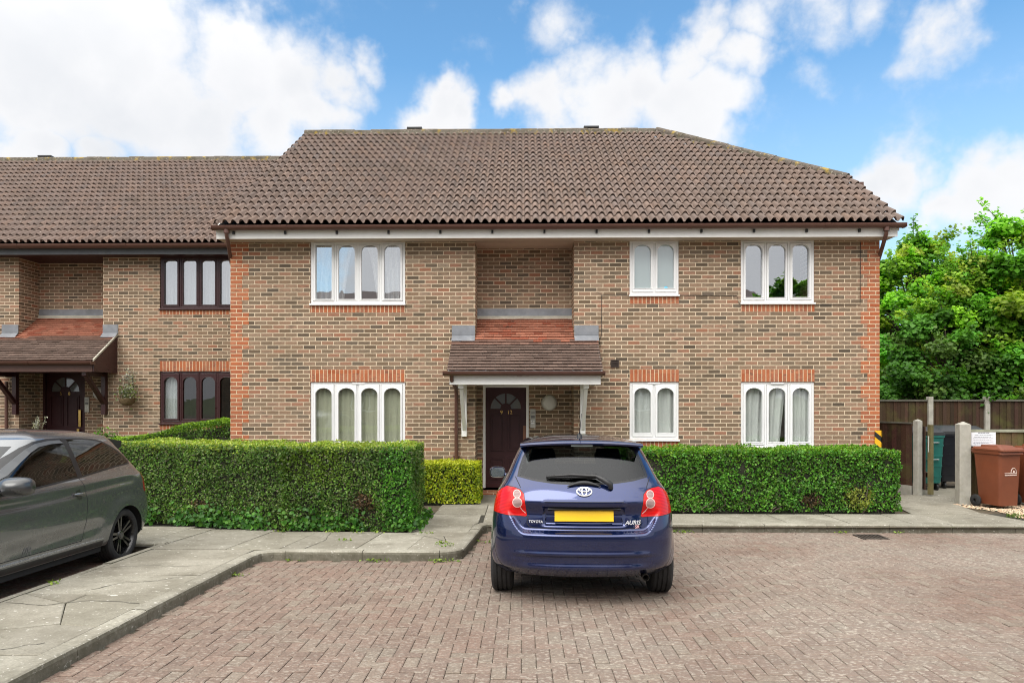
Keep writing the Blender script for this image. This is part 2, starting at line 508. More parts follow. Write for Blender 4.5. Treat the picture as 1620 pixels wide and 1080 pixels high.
M_pave = attr_mat('block_paving', .88, .25, 60, .36, bump=.45, bscale=120, extra=lichen)
M_joint = simple('jointing_sand', (.105, .085, .062), .95, var=.35, scale=9, bump=.5, bscale=120, dirt=.35, dirtcol=(.12, .13, .04))


def conc_extra(T, P, c):
    c = T.mix(T.mr(T.noise(P, 1.3, 6, .7), .42, .64, 0, .7), c, (.155, .14, .108))
    c = T.mix(T.mr(T.noise(P, 15, 3, .5), .68, .71, 0, .75), c, (.58, .56, .50))
    c = T.mix(T.mr(T.noise(P, 34, 2, .4), .70, .73, 0, .7), c, (.55, .53, .48))
    c = T.mix(T.mr(T.noise(P, 3.2, 8, .72), .50, .70, 0, .5), c, (.12, .108, .078))
    return T.mix(T.mr(T.noise(P, 9, 7, .75), .57, .72, 0, .6), c, (.10, .095, .062))


M_slab = attr_mat('concrete_slabs', .9, .2, 60, .22, bump=.35, bscale=140, extra=conc_extra)


def kerb_extra(T, P, c):
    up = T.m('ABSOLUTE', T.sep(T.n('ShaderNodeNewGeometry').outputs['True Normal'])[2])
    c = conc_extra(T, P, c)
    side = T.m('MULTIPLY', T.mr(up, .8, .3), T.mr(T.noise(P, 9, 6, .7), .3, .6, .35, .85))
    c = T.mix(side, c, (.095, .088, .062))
    return T.mix(T.mr(T.noise(P, 30, 4, .6), .63, .68, 0, .7), c, (.46, .44, .38))


M_kerb = attr_mat('kerb_concrete', .9, .2, 50, .22, bump=.4, bscale=110, extra=kerb_extra)

g = MB(); g.face([(-900, -900, -.45), (900, -900, -.45), (900, 900, -.45), (-900, 900, -.45)])
tag(g.build('ground', simple('rough_grassland', (.07, .09, .03), .95, var=.3, scale=.4)), kind='structure')
g = MB(); g.face([(-40, 10.3, -.03), (60, 10.3, -.03), (60, 70, -.03), (-40, 70, -.03)])
g.face([(-40, 8.6, -.03), (-40, 10.3, -.03), (-2, 10.3, -.03), (-2, 8.6, -.03)])
tag(g.build('soil', M_soil), kind='structure')

# brick paved yard: every block real, laid in 90 degree herringbone over a sand bed
BL = .1


def paving(mb, inside, i0, i1, j0, j1, ox, oy, pal, zf, ang=0.0):
    for i in range(i0, i1):
        for j in range(j0, j1):
            k = (i - j) % 4
            if k == 0: w, h = 2, 1
            elif k == 3: w, h = 1, 2
            else: continue
            x0, y0 = ox + i * BL, oy + j * BL
            x1, y1 = x0 + w * BL, y0 + h * BL
            if not (inside(x0, y0) and inside(x1, y1) and inside(x0, y1) and inside(x1, y0)): 
                if not inside((x0 + x1) / 2, (y0 + y1) / 2): continue
            gp = .0022; bv = .006
            dz = random.gauss(0, .0012); tx, ty = random.gauss(0, .008), random.gauss(0, .008)
            c = pal[int(random.random() ** 1.3 * len(pal)) % len(pal)]
            s = random.uniform(.92, 1.08); c = tuple(q * s for q in c)
            xc, yc = (x0 + x1) / 2, (y0 + y1) / 2
            def Z(x, y): return zf(y) + dz + (x - xc) * tx + (y - yc) * ty
            o = [(x0 + gp, y0 + gp), (x1 - gp, y0 + gp), (x1 - gp, y1 - gp), (x0 + gp, y1 - gp)]
            n = [(x0 + bv + gp, y0 + bv + gp), (x1 - bv - gp, y0 + bv + gp), (x1 - bv - gp, y1 - bv - gp), (x0 + bv + gp, y1 - bv - gp)]
            v = [(x, y, Z(x, y) - .022) for x, y in o] + [(x, y, Z(x, y) - .004) for x, y in o] + [(x, y, Z(x, y)) for x, y in n]
            f = [(8, 9, 10, 11)] + [(a, (a + 1) % 4, 4 + (a + 1) % 4, 4 + a) for a in range(4)] + [(4 + a, 4 + (a + 1) % 4, 8 + (a + 1) % 4, 8 + a) for a in range(4)]
            mb.add(v, f, 0, c)


def in_yard(x, y):
    if y > 10.33: return False
    if y < 8.19: return x > -3.06
    # bay for the blue car, with its rounded kerb corner
    edge = -.70 + (y - 8.2) * .08
    if y < 8.45: edge = -.95 + .25 * math.sqrt(max(0, 1 - ((8.45 - y) / .26) ** 2)) if y < 8.45 else edge
    return x > edge + .0


PAL = [(0.166, 0.113, 0.088), (0.156, 0.108, 0.084), (0.172, 0.121, 0.094), (0.163, 0.118, 0.092), (0.169, 0.128, 0.1), (0.175, 0.138, 0.107), (0.149, 0.103, 0.081)]
mb = MB()
paving(mb, in_yard, -32, 125, 0, 94, -.01, 1.42, PAL, zr)
tag(mb.build('paved_yard', M_pave), kind='structure')
g = MB()
for (a, b) in ((-30, -2), (-2, 10.36)):
    g.face([(-34, a, zr(a) - .012), (40, a, zr(a) - .012), (40, b, zr(b) - .012), (-34, b, zr(b) - .012)])
tag(g.build('road', M_joint), kind='structure')

# the sunken bay under the grey car: darker, damp blocks
PALD = [(.15, .085, .065), (.13, .075, .055), (.17, .10, .075), (.14, .10, .075)]
mb = MB(); paving(mb, lambda x, y: -9 < x < -4.52 and y < 8.62, -92, -44, 0, 74, -.01, 1.42, PALD, zr)
tag(mb.build('parking_bay', M_pave), kind='structure')

# concrete slabs
SL = [(.268, .25, .205), (.25, .232, .188), (.285, .268, .22), (.232, .216, .172), (.262, .246, .20)]


def slab_poly(mb, pts, c=None, top=None):
    """one flag: bevelled top inset from its outline"""
    c = c or random.choice(SL); s = random.uniform(.9, 1.08); c = tuple(q * s for q in c)
    cx = sum(p[0] for p in pts) / len(pts); cy = sum(p[1] for p in pts) / len(pts)
    dz = random.gauss(0, .002); tx, ty = random.gauss(0, .003), random.gauss(0, .003)
    def Z(x, y): return (top or zp)(y) + dz + (x - cx) * tx + (y - cy) * ty
    def ins(p, d):
        v = Vector((cx - p[0], cy - p[1])); l = v.length or 1
        return (p[0] + v.x / l * d, p[1] + v.y / l * d)
    a = [ins(p, .006) for p in pts]; b = [ins(p, .015) for p in pts]; n = len(pts)
    v = [(x, y, Z(x, y) - .06) for x, y in a] + [(x, y, Z(x, y) - .006) for x, y in a] + [(x, y, Z(x, y)) for x, y in b]
    f = [tuple(range(2 * n, 3 * n))] + [(i, (i + 1) % n, n + (i + 1) % n, n + i) for i in range(n)] + [(n + i, n + (i + 1) % n, 2 * n + (i + 1) % n, 2 * n + i) for i in range(n)]
    mb.add(v, f, 0, c)


mb = MB()
# strip between the two bays, broken up by old cracks
ys = [1.2, 2.1, 3.0, 3.9, 4.62, 5.3, 6.2, 6.95, 7.7, 8.32]
KX = -3.185
for a, b in zip(ys[:-1], ys[1:]):
    xm = random.uniform(-3.9, -3.7)
    if abs(a - 4.62) < .01:
        slab_poly(mb, [(-4.41, a), (-3.95, a), (-4.05, b - .25), (-4.41, b)]); slab_poly(mb, [(-3.95, a), (KX, a), (KX, b - .05), (-3.5, b), (-4.05, b - .25)])
        slab_poly(mb, [(-4.41, b), (-4.05, b - .25), (-3.5, b), (-3.5, b + .001)])
    elif abs(a - 5.3) < .01:
        slab_poly(mb, [(-4.41, a), (-3.5, a), (-3.85, b - .3), (-4.41, b)]); slab_poly(mb, [(-3.5, a), (KX, a - .05), (KX, b), (-3.85, b), (-3.85, b - .3)])
        slab_poly(mb, [(-4.41, b), (-3.85, b - .3), (-3.85, b)])
    else:
        slab_poly(mb, [(-4.41, a), (KX, a + random.uniform(-.03, .03)), (KX, b), (-4.41, b)])
# strip along the front of the big hedge
x = -6.9
while x < -1.0:
    w = random.choice((.9, .9, .62)); x2 = min(x + w, -.82)
    if x < -4.42 < x2: x2 = -4.42
    ya = 8.75 if x2 < -4.3 else 8.335
    yb = 9.62 + .18 * max(0, -x - 3.2)
    ym = 8.95 if ya < 8.5 else ya
    slab_poly(mb, [(x, ya), (x2, ya), (x2 + .1, yb), (x + .1, yb)])
    x = x2
# path to the door and in front of the building
slab_poly(mb, [(-1.6, 9.6), (-1.05, 9.1), (-.8, 8.5), (-.77, 9.3), (-.72, 10.25), (-1.45, 10.25)])
slab_poly(mb, [(-1.45, 10.25), (-.72, 10.25), (-.66, 10.5), (-.66, 11.2), (-1.43, 11.2)])
for (a, b) in ((11.2, 11.8), (11.8, 12.25)):
    slab_poly(mb, [(-1.42, a), (-.6, a), (-.6, b), (-1.40, b)])
for (a, b) in ((12.25, 12.9), (12.9, 13.57)):
    slab_poly(mb, [(-.88, a), (-.2, a), (-.2, b), (-.88, b)]); slab_poly(mb, [(-.2, a), (.93, a), (.93, b), (-.2, b)])
for a in np.arange(-.6, 1.5, .7):
    for (p, q) in ((10.48, 11.2), (11.2, 11.8), (11.8, 12.25)):
        slab_poly(mb, [(a, p), (a + .7, p), (a + .7, q), (a, q)])
x = 1.5
while x < 13:
    w = random.choice((.9, .62, .9)); slab_poly(mb, [(x, 10.48), (x + w, 10.48), (x + w - .05, 11.33), (x - .05, 11.33)]) if x < 6.4 else None
    x += w
# apron leading round to the bin store
slab_poly(mb, [(6.35, 10.48), (7.25, 10.48), (7.0, 11.4), (6.2, 11.4)]); slab_poly(mb, [(7.25, 10.48), (7.62, 10.48), (7.35, 11.45), (7.0, 11.4)])
slab_poly(mb, [(6.2, 11.4), (7.35, 11.45), (7.5, 12.3), (6.35, 12.2)]); slab_poly(mb, [(6.35, 12.2), (7.5, 12.3), (7.6, 13.6), (6.5, 13.6)])
slab_poly(mb, [(7.5, 12.52), (9.3, 12.52), (9.3, 13.5), (7.6, 13.6)]); slab_poly(mb, [(7.6, 13.6), (9.3, 13.5), (9.4, 14.8), (7.9, 14.8)]); slab_poly(mb, [(9.3, 12.52), (11, 12.52), (11, 14.8), (9.4, 14.8)])
pv = mb.build('pavement', M_slab)
ck = MB()       # old cracks wandering across the flags
for pts in ([(-4.38, 3.2), (-4.1, 3.32), (-3.75, 3.25), (-3.5, 3.45), (-3.22, 3.4)], [(-4.0, 3.95), (-3.85, 4.25), (-3.62, 4.4), (-3.55, 4.7), (-3.3, 4.85)], [(-4.36, 5.9), (-4.0, 5.82), (-3.7, 5.98), (-3.22, 5.9)], [(-3.95, 6.3), (-3.8, 6.6), (-3.5, 6.72), (-3.25, 7.0)],
            [(-4.3, 7.3), (-3.9, 7.42), (-3.6, 7.36), (-3.2, 7.5)], [(-1.5, 9.5), (-1.2, 9.2), (-1.0, 8.95), (-.84, 8.7)], [(-1.05, 9.3), (-.98, 9.0), (-.93, 8.7)], [(-2.6, 8.4), (-2.52, 8.9), (-2.6, 9.5)], [(6.7, 10.9), (7.0, 11.05), (7.4, 11.0)], [(2.0, 10.6), (2.06, 11.2)], [(3.9, 10.55), (3.85, 11.2)]):
    q = [Vector((*pts[0], 0))]
    for a, b in zip(pts[:-1], pts[1:]):
        for k in range(1, 6): q.append(Vector((*a, 0)).lerp(Vector((*b, 0)), k / 5) + Vector((random.gauss(0, .008), random.gauss(0, .008), 0)))
    q = [Vector((p.x, p.y, zp(p.y) + .004)) for p in q]
    for a, b in zip(q[:-1], q[1:]):
        n = Vector((-(b - a).y, (b - a).x, 0)).normalized() * random.uniform(.002, .0045); ck.face([a - n, b - n, b + n, a + n])
tag(ck.build('pavement_cracks', simple('crack_dirt', (.03, .027, .02), .95, var=.4)), kind='structure')
tag(pv, kind='structure')
g = MB()
g.face([(-4.5, 1.2, zp(1.2) - .02), (-3.1, 1.2, zp(1.2) - .02), (-3.1, 8.4, zp(8.4) - .02), (-4.5, 8.4, zp(8.4) - .02)])
g.face([(-7, 8.7, zp(8.7) - .02), (-.7, 8.4, zp(8.4) - .02), (-.6, 10.4, zp(10.4) - .02), (-7, 10.4, zp(10.4) - .02)])
g.face([(-1.6, 10.4, -.025), (13, 10.4, -.025), (13, 11.5, -.025), (-1.6, 11.5, -.025)])
tag(g.build('pavement_bed', simple('dark_joint_soil', (.03, .027, .018), .95, var=.4, scale=12)), kind='structure')

# kerb stones: one run round the yard, one round the bay
kp = [(-3.05, 1.2), (-3.05, 7.95), (-3.02, 8.13), (-2.9, 8.2), (-1.02, 8.2)]
for k in range(1, 7):
    t = R(90 * k / 6); kp.append((-1.02 + .33 * math.sin(t), 8.53 - .33 * math.cos(t)))
kp += [(-.575, 10.2), (-.53, 10.30), (-.44, 10.34), (13, 10.34)]
kp = [Vector((a, b, 0)) for a, b in kp]


def kerb_run(mb, path, left=1, hgt=.105, wid=.13, top=zp):
    """cut the run into stones about 0.9 m long, each with a rounded arris"""
    seg = []; cur = [path[0]]; L = 0
    for a, b in zip(path[:-1], path[1:]):
        d = (b - a).length; pos = 0
        while d - pos > 1e-6:
            step = min(.9 - L, d - pos); pos += step; L += step
            cur.append(a + (b - a) * (pos / d))
            if L >= .9 - 1e-6: seg.append(cur); cur = [cur[-1]]; L = 0
    if len(cur) > 1: seg.append(cur)
    for sgm in seg:
        if (sgm[-1] - sgm[0]).length < .05: continue
        d0 = (sgm[1] - sgm[0]).normalized() * .003; d1 = (sgm[-1] - sgm[-2]).normalized() * .003
        q = [p.copy() for p in sgm]; q[0] += d0; q[-1] -= d1
        dz = random.gauss(0, .003)
        q = [Vector((p.x, p.y, top(p.y) + dz + .004)) for p in q]
        prof = [(0, -.26), (0, -.035), (-.007, -.012), (-.022, -.002), (-.04, 0), (-wid, 0), (-wid, -.26)]
        prof = [(a * left, h) for a, h in prof]
        s = random.uniform(.86, 1.1)
        mb.sweep(prof, q, 0, tuple(x * s for x in (.285, .268, .22)))


mb = MB(); kerb_run(mb, kp)
tag(mb.build('kerb', M_kerb, fix=True), kind='structure')
mb = MB(); kerb_run(mb, [Vector((-4.55, 1.2, 0)), Vector((-4.5, 8.74, 0)), ], left=-1, wid=.10, top=lambda y: zp(y) - .002)
kerb_run(mb, [Vector((-4.42, 8.645, 0)), Vector((-9, 8.645, 0))], left=-1, wid=.1)
tag(mb.build('bay_edging', M_kerb, fix=True), kind='structure')

# ------------------------------------------------------------------ the two blocks of flats
YF, YB = 12.98, 13.6            # main facade, back of its entrance recess
bld = thing('apartment_building', 'two storey brown brick block of flats with white arched windows behind the blue car', 'building', (0.5, YF, 0))
YL, YLB = 15.8, 16.48
wing = thing('apartment_building', 'set back brick block with dark brown windows and brown porch behind the grey car', 'building', (-9, YL, .36))
LZ = .345                        # the wing stands this much higher


def moss(T, P, c):
    z = T.sep(P)[2]
    return T.mix(T.m('MULTIPLY', T.mr(T.noise(P, 26, 3, .5), .70, .74), .8), c, (.52, .47, .42))


M_tile = attr_mat('concrete_roof_tiles', .85, .25, 30, .14, bump=.2, bscale=150, stain=(.7, .45, .7, .3, (.11, .09, .072)), extra=moss)
M_ridge = attr_mat('ridge_tiles', .9, .2, 25, .3, bump=.5, bscale=60,
                   speck=[(3.0, .48, .60, .75, (.10, .085, .06)), (5.0, .56, .66, .8, (.36, .25, .05)), (22., .6, .68, .7, (.40, .37, .30))])
M_plain = attr_mat('plain_tiles', .85, .25, 45, .25, bump=.4, bscale=120, speck=[(9., .66, .70, .75, (.05, .04, .03)), (30., .72, .75, .6, (.5, .45, .4))])


def pan_roof(name, parent, x0, xlim, y0, z0, pitch, courses, gauge, base=(.158, .115, .095)):
    """single-lap tiles: rolls of 0.15 m, each course lapping the one below; xlim(y) is the right edge"""
    mb = MB(); sl, cl = math.sin(pitch), math.cos(pitch)
    def pos(x, d, h): return (x, y0 + d * cl - h * sl, z0 + d * sl + h * cl)
    def prof(x):
        t = ((x - x0) / .15) % 1.0
        return .046 * math.sin(math.pi * min(1, t / .74)) ** .75 if t < .74 else -.004 * math.sin(math.pi * (t - .74) / .26)
    xmax = max(xlim(y0), xlim(y0 + 3))
    for k in range(courses):
        d0, d1 = k * gauge - .02, (k + 1) * gauge + .02
        nt = int((xmax - x0) / .15) + 1
        for t in range(nt):
            tone = random.gauss(1, .075); wr = random.gauss(0, .025)
            if random.random() < .02: tone *= .8
            c = tuple(min(1, b * tone * (1 + wr * s)) for b, s in zip(base, (1, 0, -1)))
            lift = random.gauss(0, .0015)
            xs = [x0 + t * .15 + .15 * q / 8 for q in range(9)]
            if xs[0] > max(xlim(y0 + d0 * cl), xlim(y0 + d1 * cl)): continue
            v = []
            for (d, off, amp) in ((d0 + .06, .003, 1.0), (d0 + .005, .008, 1.35), (d0, .019, 1.58), (d0 + .012, .024, 1.58), (d1, .0, 1.0)):
                lim = xlim(y0 + d * cl)
                for x in xs:
                    xx = min(x, lim); v.append(pos(xx, d, prof(x) * amp + off + lift))
            f = [(r * 9 + q, r * 9 + q + 1, (r + 1) * 9 + q + 1, (r + 1) * 9 + q) for r in range(4) for q in range(8)]
            mb.add(v, f, 0, c)
    o = mb.build(name, M_tile, parent, smooth=50)
    return o


def ridge_run(mb, a, b, r=.088):
    a, b = Vector(a), Vector(b); n = max(1, round((b - a).length / .42)); d = (b - a) / n; t = d.normalized()
    up = Vector((0, 0, 1)); up = (up - t * up.dot(t)).normalized(); sd = t.cross(up)
    for k in range(n):
        p0 = a + d * k + t * .004; p1 = a + d * (k + 1) - t * .004
        s = random.uniform(.85, 1.12); c = tuple(q * s for q in (.115, .095, .078)); v = []
        j = random.gauss(0, .004)
        for p, rr in ((p0, r), (p1, r * .985)):
            for i in range(10):
                an = math.pi * (-.08 + 1.16 * i / 9)
                v.append(p + sd * math.cos(an) * rr * 1.15 + up * (math.sin(an) * rr + j - .02))
        f = [(i, i + 1, 11 + i, 10 + i) for i in range(9)] + [tuple(range(10)), tuple(range(19, 9, -1))]
        mb.add(v, f, 0, c)
    # bedding mortar
    mb.box(0, (b - a).length, -.10, .10, -.14, .01, 0, (.17, .15, .12), Matrix.Translation(a) @ Matrix((t, t.cross(up) * -1, up)).transposed().to_4x4())


def gutter(name, parent, x0, x1, y, z, r=.062, mat=None, brackets=None):
    """half-round gutter with stop ends, joints and brackets; y,z is the middle of its rim"""
    mb = MB(); n = 10; pr = [(r * math.cos(math.pi * k / n), -r * math.sin(math.pi * k / n)) for k in range(n + 1)]
    pr += [(.9 * a, .9 * b) for a, b in pr[::-1]]
    mb.sweep(pr, [(x0, y, z), (x1, y, z)])
    for x in (x0, x1): mb.box(x - .004, x + .004, y - r, y + r, z - r * .9, z)
    x = x0 + 1.3
    while x < x1 - .3:
        pr2 = [(1.09 * a, 1.09 * b) for a, b in pr[:n + 1]] + [(1.0 * a, 1.0 * b) for a, b in pr[:n + 1][::-1]]
        mb.sweep(pr2, [(x - .045, y, z + .003), (x + .045, y, z + .003)]); x += 2.4
    return mb.build(name, mat or M_brownp, parent, smooth=40)


def window(parent, x0, x1, z0, z1, yf, lights, frame_mat, pane_mat, top=.13, bottom=.10, side=.060, rise=.125, sill=True, curtain=None, vents=(), sashes=None, front=.02, square=(), room_col=None):
    ym = yf + front
    n = lights; fw, mw = .045, .032
    wl = (x1 - x0 - 2 * fw - (n - 1) * mw) / n
    L = [(x0 + fw + i * (wl + mw), x0 + fw + i * (wl + mw) + wl) for i in range(n)]
    mb = MB(); mb.plate(rect(x0, x1, z0, z1), [rect(a, b, z0 + fw, z1 - fw) for a, b in L], 'y', ym, ym + .06)
    w = mb.build('window', frame_mat, parent, bevel=.004)
    sides = side - .0
    for i, (a, b) in enumerate(L):
        g = .003; pr = .014 if (sashes is None or i in sashes) else -.004
        mb = MB()
        gx0, gx1 = a + sides * .72, b - sides * .72
        hole = rect(gx0, gx1, z0 + bottom, z1 - top + rise * .3) if i in square else arch(gx0, gx1, z0 + bottom, z1 - top + rise * .25, rise, 14, 1.0)
        mb.plate(rect(a + .006, b - .006, z0 + fw + .006, z1 - fw - .006), [hole], 'y', ym - pr, ym + .045 if pr > 0 else ym + .05)
        mb.build('sash', frame_mat, w, bevel=.005)
        # raised glazing bead round the arched light
        mb = MB(); k = len(hole); c0 = ((gx0 + gx1) / 2, (z0 + z1) / 2)
        big = [(c0[0] + (p[0] - c0[0]) * 1.10, c0[1] + (p[1] - c0[1]) * (1 + .026 / (z1 - z0) * 1.1)) for p in hole]
        mb.plate(big, [hole], 'y', ym - pr - .008, ym - pr + .002)
        mb.build('glazing_bead', frame_mat, w, bevel=.004)
    mb = MB()
    for a, b in L: mb.face([(a, ym + .033, z0 + fw), (b, ym + .033, z0 + fw), (b, ym + .033, z1 - fw), (a, ym + .033, z1 - fw)])
    mb.build('pane', pane_mat, w)
    if sill:
        mb = MB(); mb.box(x0 - .012, x1 + .012, yf - .045, ym + .01, z0 - .035, z0 - .001)
        mb.build('sill', frame_mat, w, bevel=.006)
    for (a, b) in vents:
        mb = MB(); mb.box(a, b, ym - .022, ym - .001, z1 - .042, z1 - .018)
        mb.build('trickle_vent', frame_mat, w, bevel=.004)
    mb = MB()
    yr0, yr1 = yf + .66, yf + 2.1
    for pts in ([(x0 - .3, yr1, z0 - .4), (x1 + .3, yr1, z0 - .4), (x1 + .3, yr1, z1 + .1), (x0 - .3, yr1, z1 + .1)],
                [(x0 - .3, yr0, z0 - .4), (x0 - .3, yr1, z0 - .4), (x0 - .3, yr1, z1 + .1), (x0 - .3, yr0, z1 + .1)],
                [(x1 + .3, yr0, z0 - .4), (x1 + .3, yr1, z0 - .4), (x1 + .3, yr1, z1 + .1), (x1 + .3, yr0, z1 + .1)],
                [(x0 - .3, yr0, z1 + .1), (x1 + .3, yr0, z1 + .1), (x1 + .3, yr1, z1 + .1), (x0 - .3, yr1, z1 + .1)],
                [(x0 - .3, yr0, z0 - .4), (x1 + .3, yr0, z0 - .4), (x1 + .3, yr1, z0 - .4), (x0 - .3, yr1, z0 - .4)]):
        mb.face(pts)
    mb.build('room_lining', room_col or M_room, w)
    for cu in curtain or ():
        drape(w, yf + .115, *cu)
    return w


def cloth_mat(name, col, alpha=1.0):
    m, T, b = new_mat(name)
    P = T.n('ShaderNodeTexCoord').outputs['Object']
    c = T.mix(T.mr(T.noise(T.vm('MULTIPLY', P, (40, 1, 2)), 1, 3), .3, .7), tuple(x * .86 for x in col), col)
    T.put(b.inputs['Base Color'], c); b.inputs['Roughness'].default_value = .9
    tl = T.n('ShaderNodeBsdfTranslucent', {0: c})
    mx = T.n('ShaderNodeMixShader', {0: .12, 1: b.outputs[0], 2: tl.outputs[0]}).outputs[0]
    if alpha < 1:
        lace = T.m('MULTIPLY', alpha, T.mr(T.noise(P, 60, 2), .3, .6, .75, 1.15), clamp=True)
        mx = T.n('ShaderNodeMixShader', {0: lace, 1: T.n('ShaderNodeBsdfTransparent').outputs[0], 2: mx}).outputs[0]
    T.put(m.node_tree.nodes['Material Output'].inputs[0], mx)
    return m


C_lace = cloth_mat('lace_curtain', (.74, .75, .76), .8)
C_white = cloth_mat('white_curtain', (.60, .62, .62))
C_olive = cloth_mat('olive_blind', (.42, .43, .33))
C_pale = cloth_mat('pale_voile', (.62, .66, .70), .7)


def drape(parent, y, mat, xa, xb, za, zb, folds=7, amp=.03, edge=None):
    """hanging cloth; edge(t) gives the fraction of its width left at height t (0 bottom, 1 top)"""
    mb = MB(); nx, nz = folds * 8, 14; ph = random.random() * 6
    for j in range(nz + 1):
        t = j / nz; z = za + (zb - za) * t; e = edge(t) if edge else 1.0
        for i in range(nx + 1):
            s = i / nx; x = xa + (xb - xa) * s * e
            mb.v.append((x, y + amp * math.sin(s * folds * 2 * math.pi + ph + .4 * math.sin(3 * t)) * (1 - .35 * t), z))
    for j in range(nz):
        for i in range(nx):
            a = j * (nx + 1) + i
            mb.f.append((a, a + 1, a + nx + 2, a + nx + 1)); mb.mi.append(0); mb.c.append(None)
    mb.build('curtain', mat, parent, smooth=180)


def soldier(parent, x0, x1, z0, z1, y):
    mb = MB(); mb.box(x0, x1, y - .004, y + .1, z0, z1)
    mb.build('brick_course', M_soldier, parent)


# ---- main block: walls
XL, XR = -5.395, 6.477
W1, W2, W3 = (-3.918, -2.168), (1.947, 2.845), (3.971, 5.305)
zt = 4.86
mb = MB()
mb.plate(rect(XL, -.877, -.3, zt), [rect(*W1, .93, 2.13), rect(*W1, 3.57, 4.71)], 'y', YF, YF + .66)
mb.plate(rect(.931, XR, -.3, zt), [rect(*W2, 1.08, 2.13), rect(*W2, 3.72, 4.71), rect(*W3, .93, 2.13), rect(*W3, 3.57, 4.71)], 'y', YF, YF + .66)
mb.plate(rect(-.877, .931, -.3, zt), [rect(-.773, .114, -.2, 2.13)], 'y', YB, YB + .3)
# gable walls
for x0, x1 in ((XL, XL + .3), (XR - .3, XR)):
    gz = lambda y: 4.80 + .66 * (y - 12.98)
    top = [(YF + .66, gz(YF + .66) - .1), (17.86, 8.2), (23.06, 4.7)] if x0 < 0 else [(YF + .66, gz(YF + .66) - .1), (14.55, 5.8), (21.2, 5.8), (23.06, 4.7)]
    mb.plate([(YF + .66, -.3)] + top + [(23.06, -.3)], [], 'x', x0, x1)
mb.box(XL, XR, 23.06, 23.3, -.3, 4.7)
mb.build('wall', M_brick, bld)
# toothed red quoins, a few millimetres proud
for nm, xe, sg in (('quoin', XL, 1), ('quoin', XR, -1)):
    mb = MB(); k = 0; z = 4.755
    while z > -.3:
        wd = .335 if k % 2 == 0 else .215
        x0, x1 = sorted((xe - sg * .004, xe + sg * wd))
        mb.box(x0, x1, YF - .004, YF + .2, z - .225, z); z -= .225; k += 1
    mb.build(nm, M_red, bld)
for (a, b) in (W1, W2, W3): soldier(bld, a, b, 2.13, 2.355, YF)
soldier(bld, *W1, 3.405, 3.532, YF); soldier(bld, *W3, 3.405, 3.532, YF); soldier(bld, *W2, 3.555, 3.682, YF); soldier(bld, *W2, .93, 1.042, YF)
# ---- main block: windows
u1 = (W1[1] - W1[0]) / 4
window(bld, *W1, 3.57, 4.71, YF, 4, M_upvc, M_pane, top=.085, bottom=.085, vents=[(W1[0] + .06, W1[0] + .34), (W1[1] - .34, W1[1] - .06)], sashes=(0, 3), square=(0,),
       curtain=[(C_lace, W1[0], W1[0] + .80, 3.5, 4.7, 6, .03, lambda t: 1 - .28 * (1 - t) ** .6), (C_lace, W1[1], W1[1] - .80, 3.5, 4.7, 6, .03, lambda t: 1 - .34 * (1 - t) ** .5), (C_pale, W1[0], W1[0] + .55, 3.5, 4.7, 5), (C_pale, W1[1], W1[1] - .5, 3.5, 4.7, 5)])
window(bld, *W2, 3.72, 4.71, YF, 2, M_upvc, M_frost, top=.10, bottom=.12, vents=[(W2[1] - .36, W2[1] - .1)])
window(bld, *W3, 3.57, 4.71, YF, 3, M_upvc, M_pane, top=.10, bottom=.10, vents=[(W3[0] + .06, W3[0] + .32), (W3[1] - .32, W3[1] - .06)], sashes=(0, 2))
window(bld, *W1, .93, 2.13, YF, 4, M_upvc, M_pane_low, top=.145, bottom=.10, vents=[(W1[0] + u1 * 1.75, W1[0] + u1 * 2.3)], curtain=[(C_olive, W1[0], W1[1], .9, 2.1, 16, .012)])
window(bld, *W2, 1.08, 2.13, YF, 2, M_upvc, M_pane_low, top=.145, bottom=.12, vents=[(W2[0] + .33, W2[0] + .56)], curtain=[(C_white, W2[0], W2[1], 1.0, 2.1, 5, .03)])
window(bld, *W3, .93, 2.13, YF, 3, M_upvc, M_pane_low, top=.145, bottom=.10, vents=[(W3[0] + .55, W3[0] + .79)], sashes=(0, 2), curtain=[(C_white, W3[0], W3[0] + .86, 1.03, 2.1, 6, .03, lambda t: 1 - .12 * (1 - t)), (C_white, W3[1], W3[1] - .45, .98, 2.1, 5, .02)])
# blue bottle and washing-up things on the bathroom sill read through the frosted pane
mb = MB(); mb.lathe([(0, 0), (.075, 0), (.08, .06), (.07, .10), (0, .10)], 16, Matrix.Translation((2.62, YF + .12, 3.78)))
tag(mb.build('bowl', simple('cyan_plastic', (.06, .42, .62), .4), smooth=40), 'cyan bowl behind the frosted upper window', 'bowl')

# ---- main block: roof
SLP = .672; PITCH = math.atan(SLP); EY, EZ = 12.60, 4.955
xlim = lambda y: 6.70 if y < 14.6 else 6.70 - (y - 14.6) * 1.043
roof = pan_roof('roof', bld, -5.53, xlim, EY, EZ, PITCH, 19, .3365)
mb = MB(); rz = EZ + SLP * (17.86 - EY) + .02
mb.plate([(12.66, EZ - .03), (17.86, rz - .11), (23.3, EZ - .06 - .2), (23.3, EZ - .2), (17.86, rz - .2), (12.66, EZ - .1)], [], 'x', -5.50, 3.25)
mb.face([(3.25, 12.66, EZ - .035), (6.66, 12.66, EZ - .035), (6.66, 14.6, EZ + SLP * 1.94 - .035), (3.25, 17.86, rz - .115)])
mb.face([(3.25, 17.86, rz - .115), (6.66, 14.6, 6.25), (6.66, 21.1, 6.25)])
mb.face([(3.25, 17.86, rz - .115), (6.66, 21.1, 6.25), (6.66, 23.3, EZ - .06), (3.25, 23.3, EZ - .06)])
mb.build('roof_deck', M_tile, roof, fix=True)
mb = MB(); ridge_run(mb, (-5.52, 17.86, rz + .035), (3.30, 17.86, rz + .035)); ridge_run(mb, (6.66, 14.62, 6.36), (3.36, 17.80, rz + .03), .092)
